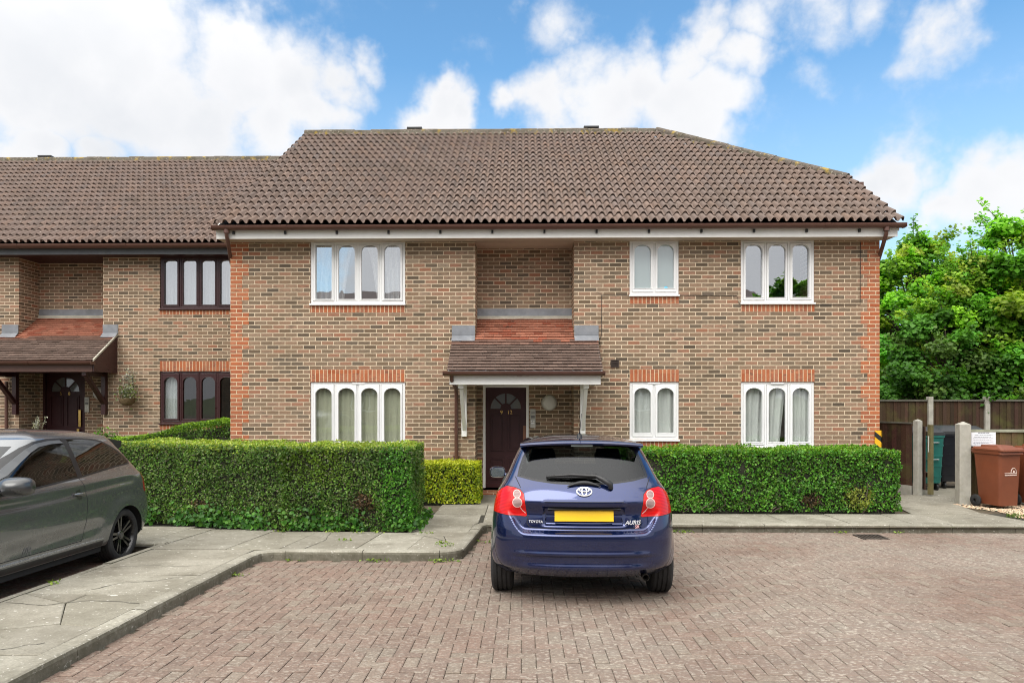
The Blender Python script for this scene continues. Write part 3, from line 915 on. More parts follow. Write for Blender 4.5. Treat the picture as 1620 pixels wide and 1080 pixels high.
mb.build('ridge', M_ridge, roof, smooth=40)
for xx in (-2.75, 1.72):
    mb = MB(); M = Matrix.Translation((xx, 17.95, rz + .12))
    mb.box(-.19, .19, -.1, .1, 0, .05, M=M); mb.box(-.16, .16, -.08, .08, -.2, 0.0, M=M)
    mb.build('ridge_vent', M_black, roof, bevel=.008)
mb = MB()   # gutter end of the half-hip, seen on the skyline
mb.sweep([(.09 * math.cos(math.pi * k / 8), -.09 * math.sin(math.pi * k / 8)) for k in range(9)] + [(.08 * math.cos(math.pi * k / 8), -.08 * math.sin(math.pi * k / 8)) for k in range(8, -1, -1)], [(6.80, 14.45, 6.20), (6.80, 21.2, 6.20)])
mb.box(6.71, 6.89, 14.43, 14.45, 6.11, 6.20)
mb.build('hip_gutter', M_brownp, roof, smooth=40)
gutter('gutter', bld, -5.55, 6.72, 12.575, 4.905, .078)
mb = MB(); mb.box(-5.52, 6.64, 12.658, 12.68, 4.695, 4.875)
mb.build('fascia', M_white, bld)
for k in range(13):
    x = -5.2 + .93 * k; mb = MB(); mb.box(x - .018, x + .018, 12.62, 12.657, 4.772, 4.828); mb.build('gutter_bracket', M_black, bld)
mb = MB(); mb.box(-5.52, 6.62, 12.68, YF + .02, 4.70, 4.72); mb.box(-.9, .95, YF - .02, YB + .05, 4.70, 4.72)
mb.build('soffit', M_soffit, bld)
for x0, x1 in ((-5.53, -5.505), (6.645, 6.67)):       # barge boards on the verges
    mb = MB(); top = 17.86 if x0 < 0 else 14.6
    mb.plate([(12.66, EZ - .16), (12.66, EZ - .04), (top, EZ + SLP * (top - EY) - .06), (top, EZ + SLP * (top - EY) - .24)], [], 'x', x0, x1)
    mb.build('barge_board', M_white, bld)
for x, xo in ((-5.30, -5.435), (6.40, 6.52)):
    mb = MB(); mb.lathe([(.05, 0), (.05, .09), (.062, .09), (.062, .11)], 14, Matrix.Translation((x, 12.575, 4.775)))
    mb.tube([(x, 12.575, 4.82), (x, 12.575, 4.74), (x + (xo - x) * .4, 12.80, 4.56), (xo, 13.10, 4.36), (xo, 13.2, 4.2), (xo, 13.2, 0)], .034, 12)
    mb.build('downpipe', M_brownp, bld, smooth=50)


# ---- porches
def porch(parent, xa, xb, yf, zo, ye, xr0, xr1, yback, fmat, tone_red, pipe=True, side_panels=False):
    """lean-to tile roof over the entrance, running back into the recess"""
    sl = .69; ang = math.atan(sl); L1 = (yf - ye) / math.cos(ang); L2 = (yback - yf) / math.cos(ang)
    z_e = 2.30 + zo; mb = MB(); k = 0; d = 0.0; gz = .094
    sa, ca = math.sin(ang), math.cos(ang)
    while d < L1 + L2:
        inwall = d > L1 + .02
        x0, x1 = (xr0, xr1) if inwall else (xa, xb)
        x = x0 - (.08 if k % 2 else 0)
        while x < x1:
            w = .165; a, b = max(x, x0), min(x + w, x1)
            if b - a > .01:
                f = random.gauss(1, .1); lift = random.gauss(0, .0025)
                red = d > L1 - .12 + random.gauss(0, .03)
                c = (.32, .130, .082) if red else (.120, .082, .066)
                if not red and d > L1 * .72: c = (.17, .098, .074)
                if red and random.random() < .22: c = (.27, .085, .05)
                c = tuple(q * f for q in c)
                p = lambda x_, dd, h: (x_, ye + dd * ca - h * sa, z_e + dd * sa + h * ca)
                g = .0015
                v = [p(a + g, d + .012, .004), p(b - g, d + .012, .004), p(a + g, d - .004, .028 + lift), p(b - g, d - .004, .028 + lift), p(a + g, d + gz + .01, .006), p(b - g, d + gz + .01, .006)]
                mb.add(v, [(0, 1, 3, 2), (2, 3, 5, 4)], 0, c)
            x += w
        d += gz; k += 1
    can = mb.build('porch_roof', M_plain, parent)
    mb = MB(); zw = z_e + sl * (yf - ye)
    mb.plate([(ye + .03, z_e - .06), (ye + .03, z_e), (yf + .02, zw - .012), (yf + .02, zw - .08)], [], 'x', xa + .01, xb - .01)
    mb.plate([(yf, zw - .05), (yf, zw - .02), (yback + .01, zw + sl * (yback - yf) - .012), (yback + .01, zw + sl * (yback - yf) - .1)], [], 'x', xr0 + .002, xr1 - .002)
    mb.build('porch_deck', M_white if fmat is M_white else M_brownp, can)
    gutter('porch_gutter', can, xa - .06, xb + .02, ye - .045, z_e - .012, .078)
    mb = MB(); mb.box(xa + .04, xb - .04, ye + .03, ye + .055, z_e - .235, z_e - .055)
    mb.build('porch_fascia', fmat, can)
    mb = MB(); mb.box(xa + .05, xb - .05, ye + .055, yf + .0, z_e - .225, z_e - .21); mb.box(xr0, xr1, yf, yback, z_e - .225, z_e - .21)
    mb.build('porch_soffit', M_white if fmat is M_white else M_door, can)
    if side_panels:
        for x0 in (xa + .005, xb - .03):
            mb = MB(); mb.plate([(ye + .03, z_e - .235), (yf, z_e - .235), (yf, zw - .03), (ye + .03, z_e - .02)], [], 'x', x0, x0 + .025)
            mb.build('side_panel', M_brownw, can)
        mb = MB(); mb.box(xb - .035, xb + .02, -.05, .05, -.01, .0); mb.v.clear(); mb.f.clear(); mb.mi.clear(); mb.c.clear()
        mb.plate([(ye, z_e - .01), (yf, zw - .012), (yf, zw + .03), (ye, z_e + .03)], [], 'x', xb - .02, xb + .012)
        mb.build('verge', M_mortarfill, can)
    # lead: apron at the back, stepped pieces on the front wall
    mb = MB(); zb = zw + sl * (yback - yf)
    mb.box(xr0, xr1, yback - .022, yback, zb + .04, zb + .19); mb.build('flashing', M_lead, can)
    mb = MB(); mb.box(xr0, xr1, yback - .06, yback - .0, zb - .02, zb + .045); mb.build('cement_fillet', M_mortarfill, can)
    for (a, b) in ((xa - .005, xr0 - .005), (xr1 + .005, xb + .015)):
        mb = MB(); mb.box(a, b, yf - .022, yf - .001, zw + .055, zw + .235)
        mb.face([(a, yf - .13, zw - .055), (b, yf - .13, zw - .055), (b, yf - .004, zw + .065), (a, yf - .004, zw + .065)])
        mb.build('flashing', M_lead, can)
    return can, z_e


can, ze = porch(bld, -1.300, 1.363, YF, 0, 12.07, -.877, .931, YB, M_white, None)
for x in (-1.075, 1.09):       # gallows brackets
    mb = MB()
    mb.box(x - .05, x + .045, YF - .075, YF - .002, 1.13, ze - .225)
    mb.box(x - .05, x + .045, 12.2, YF - .08, ze - .30, ze - .226)
    a, b = Vector((x, 12.32, ze - .30)), Vector((x, YF - .06, 1.27)); t = (b - a).normalized()
    mb.box(-.034, .034, -.032, .032, 0, (b - a).length, M=Matrix.Translation(a) @ t.to_track_quat('Z', 'X').to_matrix().to_4x4())
    mb.build('bracket', M_white, can, bevel=.005)
mb = MB()
mb.tube([(-1.22, 12.04, ze - .05), (-1.22, 12.08, ze - .16), (-1.22, 12.85, ze - .30), (-1.22, YF - .06, ze - .40), (-1.22, YF - .06, 0)], .034, 12)
mb.box(-1.28, -1.16, YF - .05, YF - .002, 1.25, 1.28); mb.box(-1.28, -1.16, YF - .05, YF - .002, .75, .78)
mb.build('porch_downpipe', M_brownp, can, smooth=50)


def front_door(parent, x0, x1, z0, z1, y, frame, head, fw, nums, numz, fan=True):
    """panelled door with a sunburst fanlight; z1 is the top of the leaf"""
    mb = MB(); mb.plate([(x0 - fw, z0), (x0, z0), (x0, z1), (x1, z1), (x1, z0), (x1 + fw, z0), (x1 + fw, z1 + head), (x0 - fw, z1 + head)], [], 'y', y - .01, y + .12)
    d = mb.build('door', frame, parent, bevel=.004)
    w = x1 - x0; cx = (x0 + x1) / 2; zc = z1 - .46 * w * .96 - .02; ro, ri = w * .375, w * .135
    zc = z1 - .115 - ro
    holes = []
    for k in range(4):
        a0, a1 = math.pi * k / 4, math.pi * (k + 1) / 4
        g0 = .028 / 2
        pts = []
        for i in range(7):
            a = a0 + (a1 - a0) * i / 6; e = g0 / ro
            a = min(max(a, a0 + (e if k else 0.0)), a1 - (e if k < 3 else 0)); pts.append((cx + ro * math.cos(a), zc + ro * math.sin(a)))
        for i in range(4, -1, -1):
            a = a0 + (a1 - a0) * i / 4; e = g0 / ri
            a = min(max(a, a0 + (e if k else 0.0)), a1 - (e if k < 3 else 0)); pts.append((cx + ri * math.cos(a), zc + ri * math.sin(a)))
        holes.append(pts)
    mb = MB(); mb.plate(rect(x0 + .003, x1 - .003, z0 + .004, z1 - .003), holes, 'y', y + .04, y + .085)
    # raised and fielded panels
    ph = zc - .10; pw = w * .33
    for (a, b) in ((z0 + (ph - z0) * .50, ph), (z0 + .16, z0 + (ph - z0) * .50 - .14)):
        for s in (-1, 1):
            c = cx + s * w * .215
            mb.plate(rect(c - pw / 2, c + pw / 2, a, b), [rect(c - pw / 2 + .022, c + pw / 2 - .022, a + .022, b - .022)], 'y', y + .018, y + .042)
            mb.plate(rect(c - pw / 2 + .05, c + pw / 2 - .05, a + .05, b - .05), [], 'y', y + .026, y + .042)
    mb.box(x0 + .01, x1 - .01, y + .02, y + .042, z0 + .01, z0 + .085)
    lf = mb.build('door_leaf', M_door, d, bevel=.005)
    mb = MB(); mb.box(cx - ro - .02, cx + ro + .02, y + .055, y + .062, zc - .02, zc + ro + .02); mb.build('fanlight', M_fan, d)
    for s, (num, dx) in zip((-1, 1), nums):
        text_obj('door_number', num, .105, .004, M_brass, d, Matrix.Translation((cx + s * dx, y + .034, numz)) @ Matrix.Rotation(R(90), 4, 'X'))
    return d


d1 = front_door(bld, -.724, .058, .105, 2.035, YB + .02, M_white, .10, .05, (('9', .085), ('12', .075)), 1.555)
mb = MB(); mb.box(.0, .053, YB + .045, YB + .058, 1.02, 1.30); mb.build('push_plate', simple('worn_wood_plate', (.22, .09, .05), .5), d1)
mb = MB(); mb.box(-.80, .14, YB - .10, YB + .06, -.05, .062); mb.build('threshold', M_red, bld)


def lamp_and_intercom(parent, lx, lz, r, ix0, ix1, iz0, iz1, y):
    mb = MB(); M = Matrix.Translation((lx, y, lz)) @ Matrix.Rotation(R(90), 4, 'X')
    mb.lathe([(r * 1.06, 0), (r * 1.06, .035), (r * .98, .05)], 28, M); lp = mb.build('wall_lamp', M_steel, parent, smooth=40)
    mb = MB(); mb.lathe([(r * .97, .045), (r * .9, .075), (r * .6, .10), (0, .11)], 28, M); mb.build('lamp_cover', M_lamp, lp, smooth=60)
    mb = MB(); mb.box(ix0, ix1, y - .03, y - .001, iz0, iz1); ip = mb.build('intercom', M_steel, parent, bevel=.004)
    h = iz1 - iz0; w = ix1 - ix0
    mb = MB()
    for q in range(4): mb.box(ix0 + w * .15, ix1 - w * .15, y - .033, y - .029, iz1 - h * (.14 + .022 * q * 1.5), iz1 - h * (.125 + .022 * q * 1.5))
    mb.box(ix0 + w * .15, ix1 - w * .15, y - .033, y - .029, iz1 - h * .48, iz1 - h * .34)
    mb.build('speaker_grille', simple('dark_grey_plastic', (.16, .16, .16), .5), ip)
    mb = MB()
    for q in range(4): mb.lathe([(0, .004), (.009, .004), (.009, 0)], 10, Matrix.Translation((ix0 + w * .3 + (q % 2) * w * .4, y - .03, iz1 - h * (.62 + .14 * (q // 2)))) @ Matrix.Rotation(R(90), 4, 'X'))
    mb.build('call_button', M_chrome, ip)


lamp_and_intercom(bld, .502, 1.741, .145, .138, .238, 1.262, 1.622, YB)
mb = MB(); mb.plate(rect(1.600, 1.752, 2.395, 2.532), [rect(1.615, 1.737, 2.41 + .029 * k, 2.43 + .029 * k) for k in range(4)], 'y', YF - .02, YF - .001)
mb.box(1.61, 1.74, YF - .008, YF - .002, 2.40, 2.525)
mb.build('air_vent', simple('brown_vent', (.045, .028, .022), .6), bld)
mb = MB()       # clipped telephone cables
for pts in ([(1.43, 2.98), (1.435, 3.715), (1.93, 3.712), (2.9, 3.708), (3.90, 3.70), (3.93, 3.57), (3.96, 3.55)], [(5.33, 3.53), (6.13, 3.535), (6.135, 4.67)], [(1.43, 2.98), (1.40, 2.9), (1.41, 2.76)]):
    mb.tube([(a, YF - .007, b) for a, b in pts], .0042, 6)
mb.build('cable', M_black, bld)

# ---- left wing
LX0, LX1 = -22.0, -5.38
LW = (-8.17, -6.42)
zt2 = 5.22
mb = MB()
mb.plate(rect(-9.461, LX1, 0, zt2), [rect(*LW, 1.265, 2.435), rect(*LW, 3.84, 5.0)], 'y', YL, YL + .7)
mb.plate(rect(LX0, -11.376, 0, zt2), [], 'y', YL, YL + .7)
mb.plate(rect(-11.376, -9.461, 0, zt2), [rect(-11.30, -10.30, .2, 2.62)], 'y', YLB, YLB + .3)
mb.box(LX0, LX0 + .3, YL + .7, 26, 0, 5); mb.box(LX0, LX1, 25.8, 26, 0, 5)
mb.build('wall', M_brick, wing)
soldier(wing, *LW, 2.435, 2.66, YL); soldier(wing, *LW, 3.705, 3.80, YL); soldier(wing, *LW, 1.12, 1.23, YL)
window(wing, *LW, 3.84, 5.0, YL, 4, M_brownw, M_pane, top=.085, bottom=.09, rise=.06, sashes=(0, 3),
       curtain=[(C_pale, LW[0] + .02, LW[0] + .40, 3.8, 5.0, 4), (C_pale, LW[0] + .45, LW[1] - .25, 3.8, 5.0, 8, .02, None), (C_white, LW[1], LW[1] - .3, 3.8, 5, 4)])
window(wing, *LW, 1.265, 2.435, YL, 4, M_brownw, M_pane_low, top=.165, bottom=.10, vents=[(LW[0] + .06, LW[0] + .33), (LW[1] - .36, LW[1] - .06)], sashes=(0, 3), curtain=[(C_pale, LW[0] + .05, LW[0] + .42, 1.2, 2.4, 5, .01)])
for wv in [o for o in wing.children if o.name.startswith('window')]: pass
EY2, EZ2 = 15.40, 5.245
wr = pan_roof('roof', wing, LX0, lambda y: -5.3, EY2, EZ2, PITCH, 19, .3365, base=(.164, .119, .099))
rz2 = EZ2 + SLP * (20.66 - EY2) + .02
mb = MB(); mb.plate([(15.46, EZ2 - .03), (20.66, rz2 - .11), (26.1, EZ2 - .1), (26.1, EZ2 - .2), (20.66, rz2 - .22), (15.46, EZ2 - .1)], [], 'x', LX0, -5.3)
mb.build('roof_deck', M_tile, wr)
mb = MB(); ridge_run(mb, (LX0, 20.66, rz2 + .05), (-5.3, 20.66, rz2 + .05)); mb.build('ridge', M_ridge, wr, smooth=40)
mb = MB(); M = Matrix.Translation((-14.1, 20.72, rz2 + .12)); mb.box(-.2, .2, -.1, .1, 0, .05, M=M); mb.box(-.16, .16, -.08, .08, -.2, 0, M=M); mb.build('ridge_vent', M_black, wr, bevel=.008)
gutter('gutter', wing, LX0, -5.42, 15.36, 5.195, .088)
mb = MB(); mb.box(LX0, -5.41, 15.452, 15.475, 4.99, 5.165); mb.build('fascia', M_grey_board, wing)
mb = MB(); mb.box(LX0, -5.41, 15.475, YL + .02, 4.995, 5.015); mb.box(-11.4, -9.44, YL - .02, YLB + .05, 4.995, 5.015); mb.build('soffit', M_door, wing)
can2, ze2 = porch(wing, -11.75, -9.13, YL, LZ - .02, 14.9, -11.376, -9.461, YLB, M_brownp, None, side_panels=True)
for x in (-11.42, -9.40):
    mb = MB(); mb.box(x - .05, x + .05, YL - .10, YL - .002, 1.46, ze2 - .225); mb.box(x - .045, x + .045, 15.0, YL - .1, ze2 - .32, ze2 - .226)
    a, b = Vector((x, 15.08, ze2 - .30)), Vector((x, YL - .08, 1.72)); t = (b - a).normalized()
    mb.box(-.04, .04, -.045, .045, 0, (b - a).length, M=Matrix.Translation(a) @ t.to_track_quat('Z', 'X').to_matrix().to_4x4())
    mb.build('bracket', M_brownw, can2, bevel=.005)
mb = MB(); mb.tube([(-11.62, YL - .06, 2.2), (-11.62, YL - .06, .3)], .034, 10); mb.build('porch_downpipe', M_brownp, can2, smooth=50)
d2 = front_door(wing, -11.25, -10.36, .45, 2.43, YLB + .02, M_door, .12, .06, (('5', .10), ('8', .10)), 1.93)
mb = MB(); mb.box(-10.47, -10.41, YLB + .02, YLB + .04, 1.15, 1.55); mb.box(-10.49, -10.43, YLB - .01, YLB + .03, 1.03, 1.10); mb.build('door_handle', M_brass, d2, bevel=.004)
lamp_and_intercom(wing, -9.93, 1.94, .15, -10.29, -10.185, 1.50, 1.85, YLB)

# ---- terrace across the yard, seen only as reflections in panes and paint
opp = thing('terraced_house', 'brick terrace with brown roof across the yard behind the camera', 'building', (0, -19, .24))
mb = MB(); mb.plate(rect(-22, 16, -.2, 5.3), [rect(-20 + 4.5 * k, -18.4 + 4.5 * k, 1.0, 2.2) for k in range(8)] + [rect(-20 + 4.5 * k, -18.4 + 4.5 * k, 3.7, 4.8) for k in range(8)], 'y', -19.3, -19)
mb.build('wall', M_brick, opp)
mb = MB(); mb.plate([(-18.5, 5.1), (-18.5, 5.2), (-24, 9.3), (-29.5, 5.2), (-29.5, 5.1), (-24, 9.1)], [], 'x', -22.3, 16.3)
mb.build('roof', simple('brown_roof', (.13, .10, .09), .9), opp)
for k in range(8):
    for z0, z1 in ((1.0, 2.2), (3.7, 4.8)):
        x0 = -20 + 4.5 * k
        mb = MB(); mb.plate(rect(x0, x0 + 1.6, z0, z1), [rect(x0 + .08 + .39 * q, x0 + .40 + .39 * q, z0 + .08, z1 - .08) for q in range(4)], 'y', -19.1, -19.04)
        wdw = mb.build('window', M_upvc, opp); mb = MB(); mb.box(x0, x0 + 1.6, -19.2, -19.15, z0, z1); mb.build('pane', M_black, wdw)

# ------------------------------------------------------------------ cars
def pchip(xs, ys, x):
    xs, ys = np.array(xs, float), np.array(ys, float)
    h = np.diff(xs); d = np.diff(ys) / h; m = np.zeros(len(xs)); m[0], m[-1] = d[0], d[-1]
    for i in range(1, len(xs) - 1):
        if d[i - 1] * d[i] > 0:
            a, b = 2 * h[i] + h[i - 1], h[i] + 2 * h[i - 1]; m[i] = (a + b) / (a / d[i - 1] + b / d[i])
    i = int(np.clip(np.searchsorted(xs, x) - 1, 0, len(h) - 1)); t = (x - xs[i]) / h[i]
    return float((1 + 2 * t) * (1 - t) ** 2 * ys[i] + t * (1 - t) ** 2 * h[i] * m[i] + t * t * (3 - 2 * t) * ys[i + 1] + t * t * (t - 1) * h[i] * m[i + 1])


def sst(a, b, x):
    t = max(0., min(1., (x - a) / (b - a))); return t * t * (3 - 2 * t)


class Hull:
    """car skin lofted through plan outlines stacked in height; y runs forward from the rear bumper"""
    def __init__(s, keys, front, zc, crown, disp, dz=.0085, tilt=0.0, A=36):
        s.K = list(zip(*keys)); s.Fk = list(zip(*front)); s.bm = bmesh.new()
        B, Cn = 44, 16
        zs = [keys[0][0]]
        while zs[-1] < zc - dz: zs.append(zs[-1] + dz)
        zs[-1] = zc
        rows = [s.outline(z, A, B, Cn) for z in zs]
        pts = [[Vector((x, y, z)) for x, y in r] for r, z in zip(rows, zs)]
        r0 = rows[-1]; y0, y1 = min(p[1] for p in r0), max(p[1] for p in r0); yc = (y0 + y1) / 2
        for q in (.985, .96, .925, .88, .82, .74, .64, .52, .38, .22, .08):
            pts.append([Vector((x * q, yc + (y - yc) * (1 - (1 - q) * .995), zc + crown * (1 - q ** 2.6) + tilt * (1 - q) * (y - yc))) for x, y in r0])
        full = []
        for row in pts:
            row = [disp(p) for p in row]
            full.append(row + [Vector((-p.x, p.y, p.z)) for p in row[-2:0:-1]])
        V = [[s.bm.verts.new(p) for p in row] for row in full]; n = len(full[0])
        for i in range(len(V) - 1):
            for k in range(n):
                try: s.bm.faces.new((V[i][k], V[i][(k + 1) % n], V[i + 1][(k + 1) % n], V[i + 1][k]))
                except ValueError: pass
        s.bm.faces.new(V[-1])
        bmesh.ops.remove_doubles(s.bm, verts=s.bm.verts[:], dist=1e-5)
        bmesh.ops.recalc_face_normals(s.bm, faces=s.bm.faces[:])
        for f in s.bm.faces: f.smooth = True
        s.bm.normal_update()
        s.bvh = BVHTree.FromBMesh(s.bm)
    def outline(s, z, A, B, Cn):
        w, yr, Lr, nr = (pchip(s.K[0], s.K[i], z) for i in (1, 2, 3, 4))
        yf, Lf, nf = (pchip(s.Fk[0], s.Fk[i], z) for i in (1, 2, 3))
        o = []
        for i in range(A):
            a = math.pi / 2 * i / A; o.append((w * math.sin(a) ** (2 / nr), yr + Lr * (1 - math.cos(a) ** (2 / nr))))
        y0, y1 = yr + Lr, yf - Lf
        for i in range(B):
            t = i / B; o.append((w * (1 - .018 * (2 * t - 1) ** 2 + .018), y0 + (y1 - y0) * t))
        for i in range(Cn + 1):
            a = math.pi / 2 * (1 - i / Cn); o.append((max(0, w * math.sin(a) ** (2 / nf)), yf - Lf * (1 - math.cos(a) ** (2 / nf))))
        return o
    def cut(s, poly, ax, sel, mi, only=None):
        ia = 0 if ax == 'y' else 1
        p2 = lambda c: (c[ia], c[2])
        x0, x1 = min(p[0] for p in poly), max(p[0] for p in poly); z0, z1 = min(p[1] for p in poly), max(p[1] for p in poly)
        def near(f, a0, a1, b0, b1):
            u = [p2(v.co) for v in f.verts]
            return min(q[0] for q in u) <= a1 and max(q[0] for q in u) >= a0 and min(q[1] for q in u) <= b1 and max(q[1] for q in u) >= b0
        cand = [f for f in s.bm.faces if near(f, x0, x1, z0, z1) and sel(f.calc_center_median(), f.normal)]
        n = len(poly)
        for i in range(n):
            a, b = poly[i], poly[(i + 1) % n]
            if math.hypot(b[0] - a[0], b[1] - a[1]) < 1e-6: continue
            fs = [f for f in cand if f.is_valid and near(f, min(a[0], b[0]) - 1e-4, max(a[0], b[0]) + 1e-4, min(a[1], b[1]) - 1e-4, max(a[1], b[1]) + 1e-4)]
            if not fs: continue
            nx, nz = -(b[1] - a[1]), b[0] - a[0]
            no = Vector((nx, 0, nz)) if ax == 'y' else Vector((0, nx, nz))
            co = Vector((a[0], 0, a[1])) if ax == 'y' else Vector((0, a[0], a[1]))
            geom = set(fs)
            for f in fs: geom.update(f.edges); geom.update(f.verts)
            r = bmesh.ops.bisect_plane(s.bm, geom=list(geom), dist=1e-5, plane_co=co, plane_no=no.normalized())
            cand = [f for f in set(cand) | {g for g in r['geom'] if isinstance(g, bmesh.types.BMFace)} if f.is_valid]
        s.bm.normal_update()
        for f in cand:
            if not f.is_valid: continue
            c = f.calc_center_median()
            if not sel(c, f.normal) or (only is not None and f.material_index not in only): continue
            q = p2(c); ins = False
            for i in range(n):
                a, b = poly[i], poly[(i + 1) % n]
                if (a[1] > q[1]) != (b[1] > q[1]) and q[0] < (b[0] - a[0]) * (q[1] - a[1]) / (b[1] - a[1]) + a[0]: ins = not ins
            if ins: f.material_index = mi
    def line(s, pts, ax, sel, mi, w=.006, only=None):
        for a, b in zip(pts[:-1], pts[1:]):
            d = Vector((b[0] - a[0], b[1] - a[1])); 
            if d.length < 1e-5: continue
            nrm = Vector((-d.y, d.x)).normalized() * w / 2; e = d.normalized() * w / 2
            s.cut([(a[0] - e.x + nrm.x, a[1] - e.y + nrm.y), (b[0] + e.x + nrm.x, b[1] + e.y + nrm.y), (b[0] + e.x - nrm.x, b[1] + e.y - nrm.y), (a[0] - e.x - nrm.x, a[1] - e.y - nrm.y)], ax, sel, mi, only)
    def rear(s, x, z):
        h = s.bvh.ray_cast(Vector((x, -3, z)), Vector((0, 1, 0))); return h[0], h[1]
    def side(s, y, z, sg=1):
        h = s.bvh.ray_cast(Vector((3 * sg, y, z)), Vector((-sg, 0, 0))); return h[0], h[1]
    def split(s, parent, plan, delete=()):
        """plan: material index -> (part name, material, parent part name or None, split left/right)"""
        made = {}
        for mi, (nm, mat, par, lr) in plan.items():
            groups = {0: []}
            for f in s.bm.faces:
                if f.material_index == mi:
                    k = (1 if f.calc_center_median().x > 0 else -1) if lr else 0
                    groups.setdefault(k, []).append(f)
            for k, fs in groups.items():
                if not fs: continue
                idx = {}; vs = []; fc = []
                for f in fs:
                    r = []
                    for v in f.verts:
                        if v.index not in idx or True:
                            key = v
                            if key not in idx: idx[key] = len(vs); vs.append(v.co.copy())
                        r.append(idx[v])
                    fc.append(r)
                me = bpy.data.meshes.new(nm); me.from_pydata(vs, [], fc); me.materials.append(mat)
                me.polygons.foreach_set('use_smooth', [True] * len(fc)); me.set_sharp_from_angle(angle=R(40)); me.update()
                pp = parent if par is None else made.get((par, k)) or made.get((par, 0)) or parent
                o = link(nm, me); o.parent = pp
                made[(nm, k)] = o
        return made


def mir(p): return [(-a, b) for a, b in p]


def circ(cx, cz, r, n=20, rz=None): return [(cx + r * math.cos(2 * math.pi * k / n), cz + (rz or r) * math.sin(2 * math.pi * k / n)) for k in range(n)]


def put(mb, nm, mat, par, **k):
    o = mb.build(nm, mat, None, **k); o.parent = par; return o


def wheel(parent, x, y, z, r, wid, rim_r, side, rim_mat, spokes=5, twin=True, hub=.055):
    M = Matrix.Translation((x, y, z)) @ Matrix.Rotation(R(90 * side), 4, 'Y')     # local z points outwards
    h = wid / 2
    mb = MB()
    pr = [(rim_r * .98, -h * .85), (rim_r + .02, -h * .98), (r - .05, -h), (r - .018, -h * .93), (r, -h * .74)]
    for g in (-.45, -.05, .38): pr += [(r, h * (g - .07)), (r - .009, h * (g - .06)), (r - .009, h * (g + .06)), (r, h * (g + .07))]
    pr += [(r, h * .74), (r - .018, h * .93), (r - .05, h), (rim_r + .022, h * .98), (rim_r + .004, h * .9), (rim_r * .98, h * .8)]
    mb.lathe(pr, 56, M)
    w = bpy.data.objects.new('wheel', None); COL.objects.link(w); w.parent = parent
    put(mb, 'tyre', M_rubber, w, smooth=30)
    mb = MB()
    mb.lathe([(rim_r * .985, -h * .8), (rim_r * .93, -h * .3), (rim_r * .90, h * .25), (rim_r * .95, h * .7), (rim_r, h * .86), (rim_r * 1.0, h * .80)], 48, M)
    mb.lathe([(0, h * .62), (hub, h * .60), (hub * 1.25, h * .45), (hub * 1.3, 0)], 24, M)
    for k in range(spokes):
        for s_ in ((-1, 1) if twin else (0,)):
            a = 2 * math.pi * k / spokes + .28
            b = a + s_ * .16
            p0 = Vector((math.cos(a + s_ * .30) * hub, math.sin(a + s_ * .30) * hub, h * .52)); p1 = Vector((math.cos(b) * rim_r * .95, math.sin(b) * rim_r * .95, h * .70))
            t = (p1 - p0).normalized(); sd = t.cross(Vector((0, 0, 1))).normalized(); up = sd.cross(t)
            w0, w1 = .012, .013
            v = [p0 + sd * w0, p0 - sd * w0, p1 - sd * w1, p1 + sd * w1]
            v = [M @ q for q in v] + [M @ (q - Vector((0, 0, .04))) for q in v]
            mb.add(v, [(0, 1, 2, 3), (0, 4, 5, 1), (1, 5, 6, 2), (2, 6, 7, 3), (3, 7, 4, 0)])
    put(mb, 'rim', rim_mat, w, smooth=35, fix=True)
    mb = MB(); mb.lathe([(0, h * .645), (hub * .62, h * .64), (hub * .62, h * .56)], 20, M); put(mb, 'hub_cap', M_rimdark if rim_r > .21 else M_chrome, w, smooth=40)
    mb = MB(); mb.lathe([(rim_r * .7, -h * .1), (.05, -h * .1)], 32, M); put(mb, 'brake_disc', simple_disc, w)
    return w


M_rimdark = simple('dull_hub_cap', (.14, .14, .14), .4, metal=.7)
simple_disc = simple('brake_disc', (.10, .09, .085), .5, metal=.8)
M_arch = simple('wheel_arch_liner', (.01, .01, .011), .9)
M_cglass = glass_mat('car_glass', (.30, .33, .33), .07, 0)
M_cglass2 = glass_mat('tinted_car_glass', (.10, .105, .11), .09, 0)
M_cglassr = glass_mat('rear_glass', (.24, .27, .28), .045, 0)
M_seat = simple('seat_cloth', (.03, .03, .034), .9)


def seat(parent, x, y, z, w=.48, tall=.62):
    """cushion, raked back and headrest on two posts, one upholstered piece"""
    mb = MB(); R1 = Matrix.Translation((x, y, z)) @ Matrix.Rotation(R(14), 4, 'X')
    mb.box(-w / 2, w / 2, 0, .5, -.12, .04, M=Matrix.Translation((x, y, z)))
    mb.plate([(-w / 2, 0), (w / 2, 0), (w / 2, tall * .75), (w * .34, tall), (-w * .34, tall), (-w / 2, tall * .75)], [], 'y', -.11, 0)
    n = len(mb.v); mb.v[8:] = [tuple(R1 @ Vector(p)) for p in mb.v[8:]]
    k = len(mb.v); mb.plate([(-.13, tall + .05), (.13, tall + .05), (.145, tall + .12), (.12, tall + .21), (-.12, tall + .21), (-.145, tall + .12)], [], 'y', -.10, -.01)
    for q in (-.05, .05): mb.box(q - .008, q + .008, -.06, -.045, tall - .02, tall + .07)
    mb.v[k:] = [tuple(R1 @ Vector(p)) for p in mb.v[k:]]
    return put(mb, 'seat', M_seat, parent, bevel=.03)


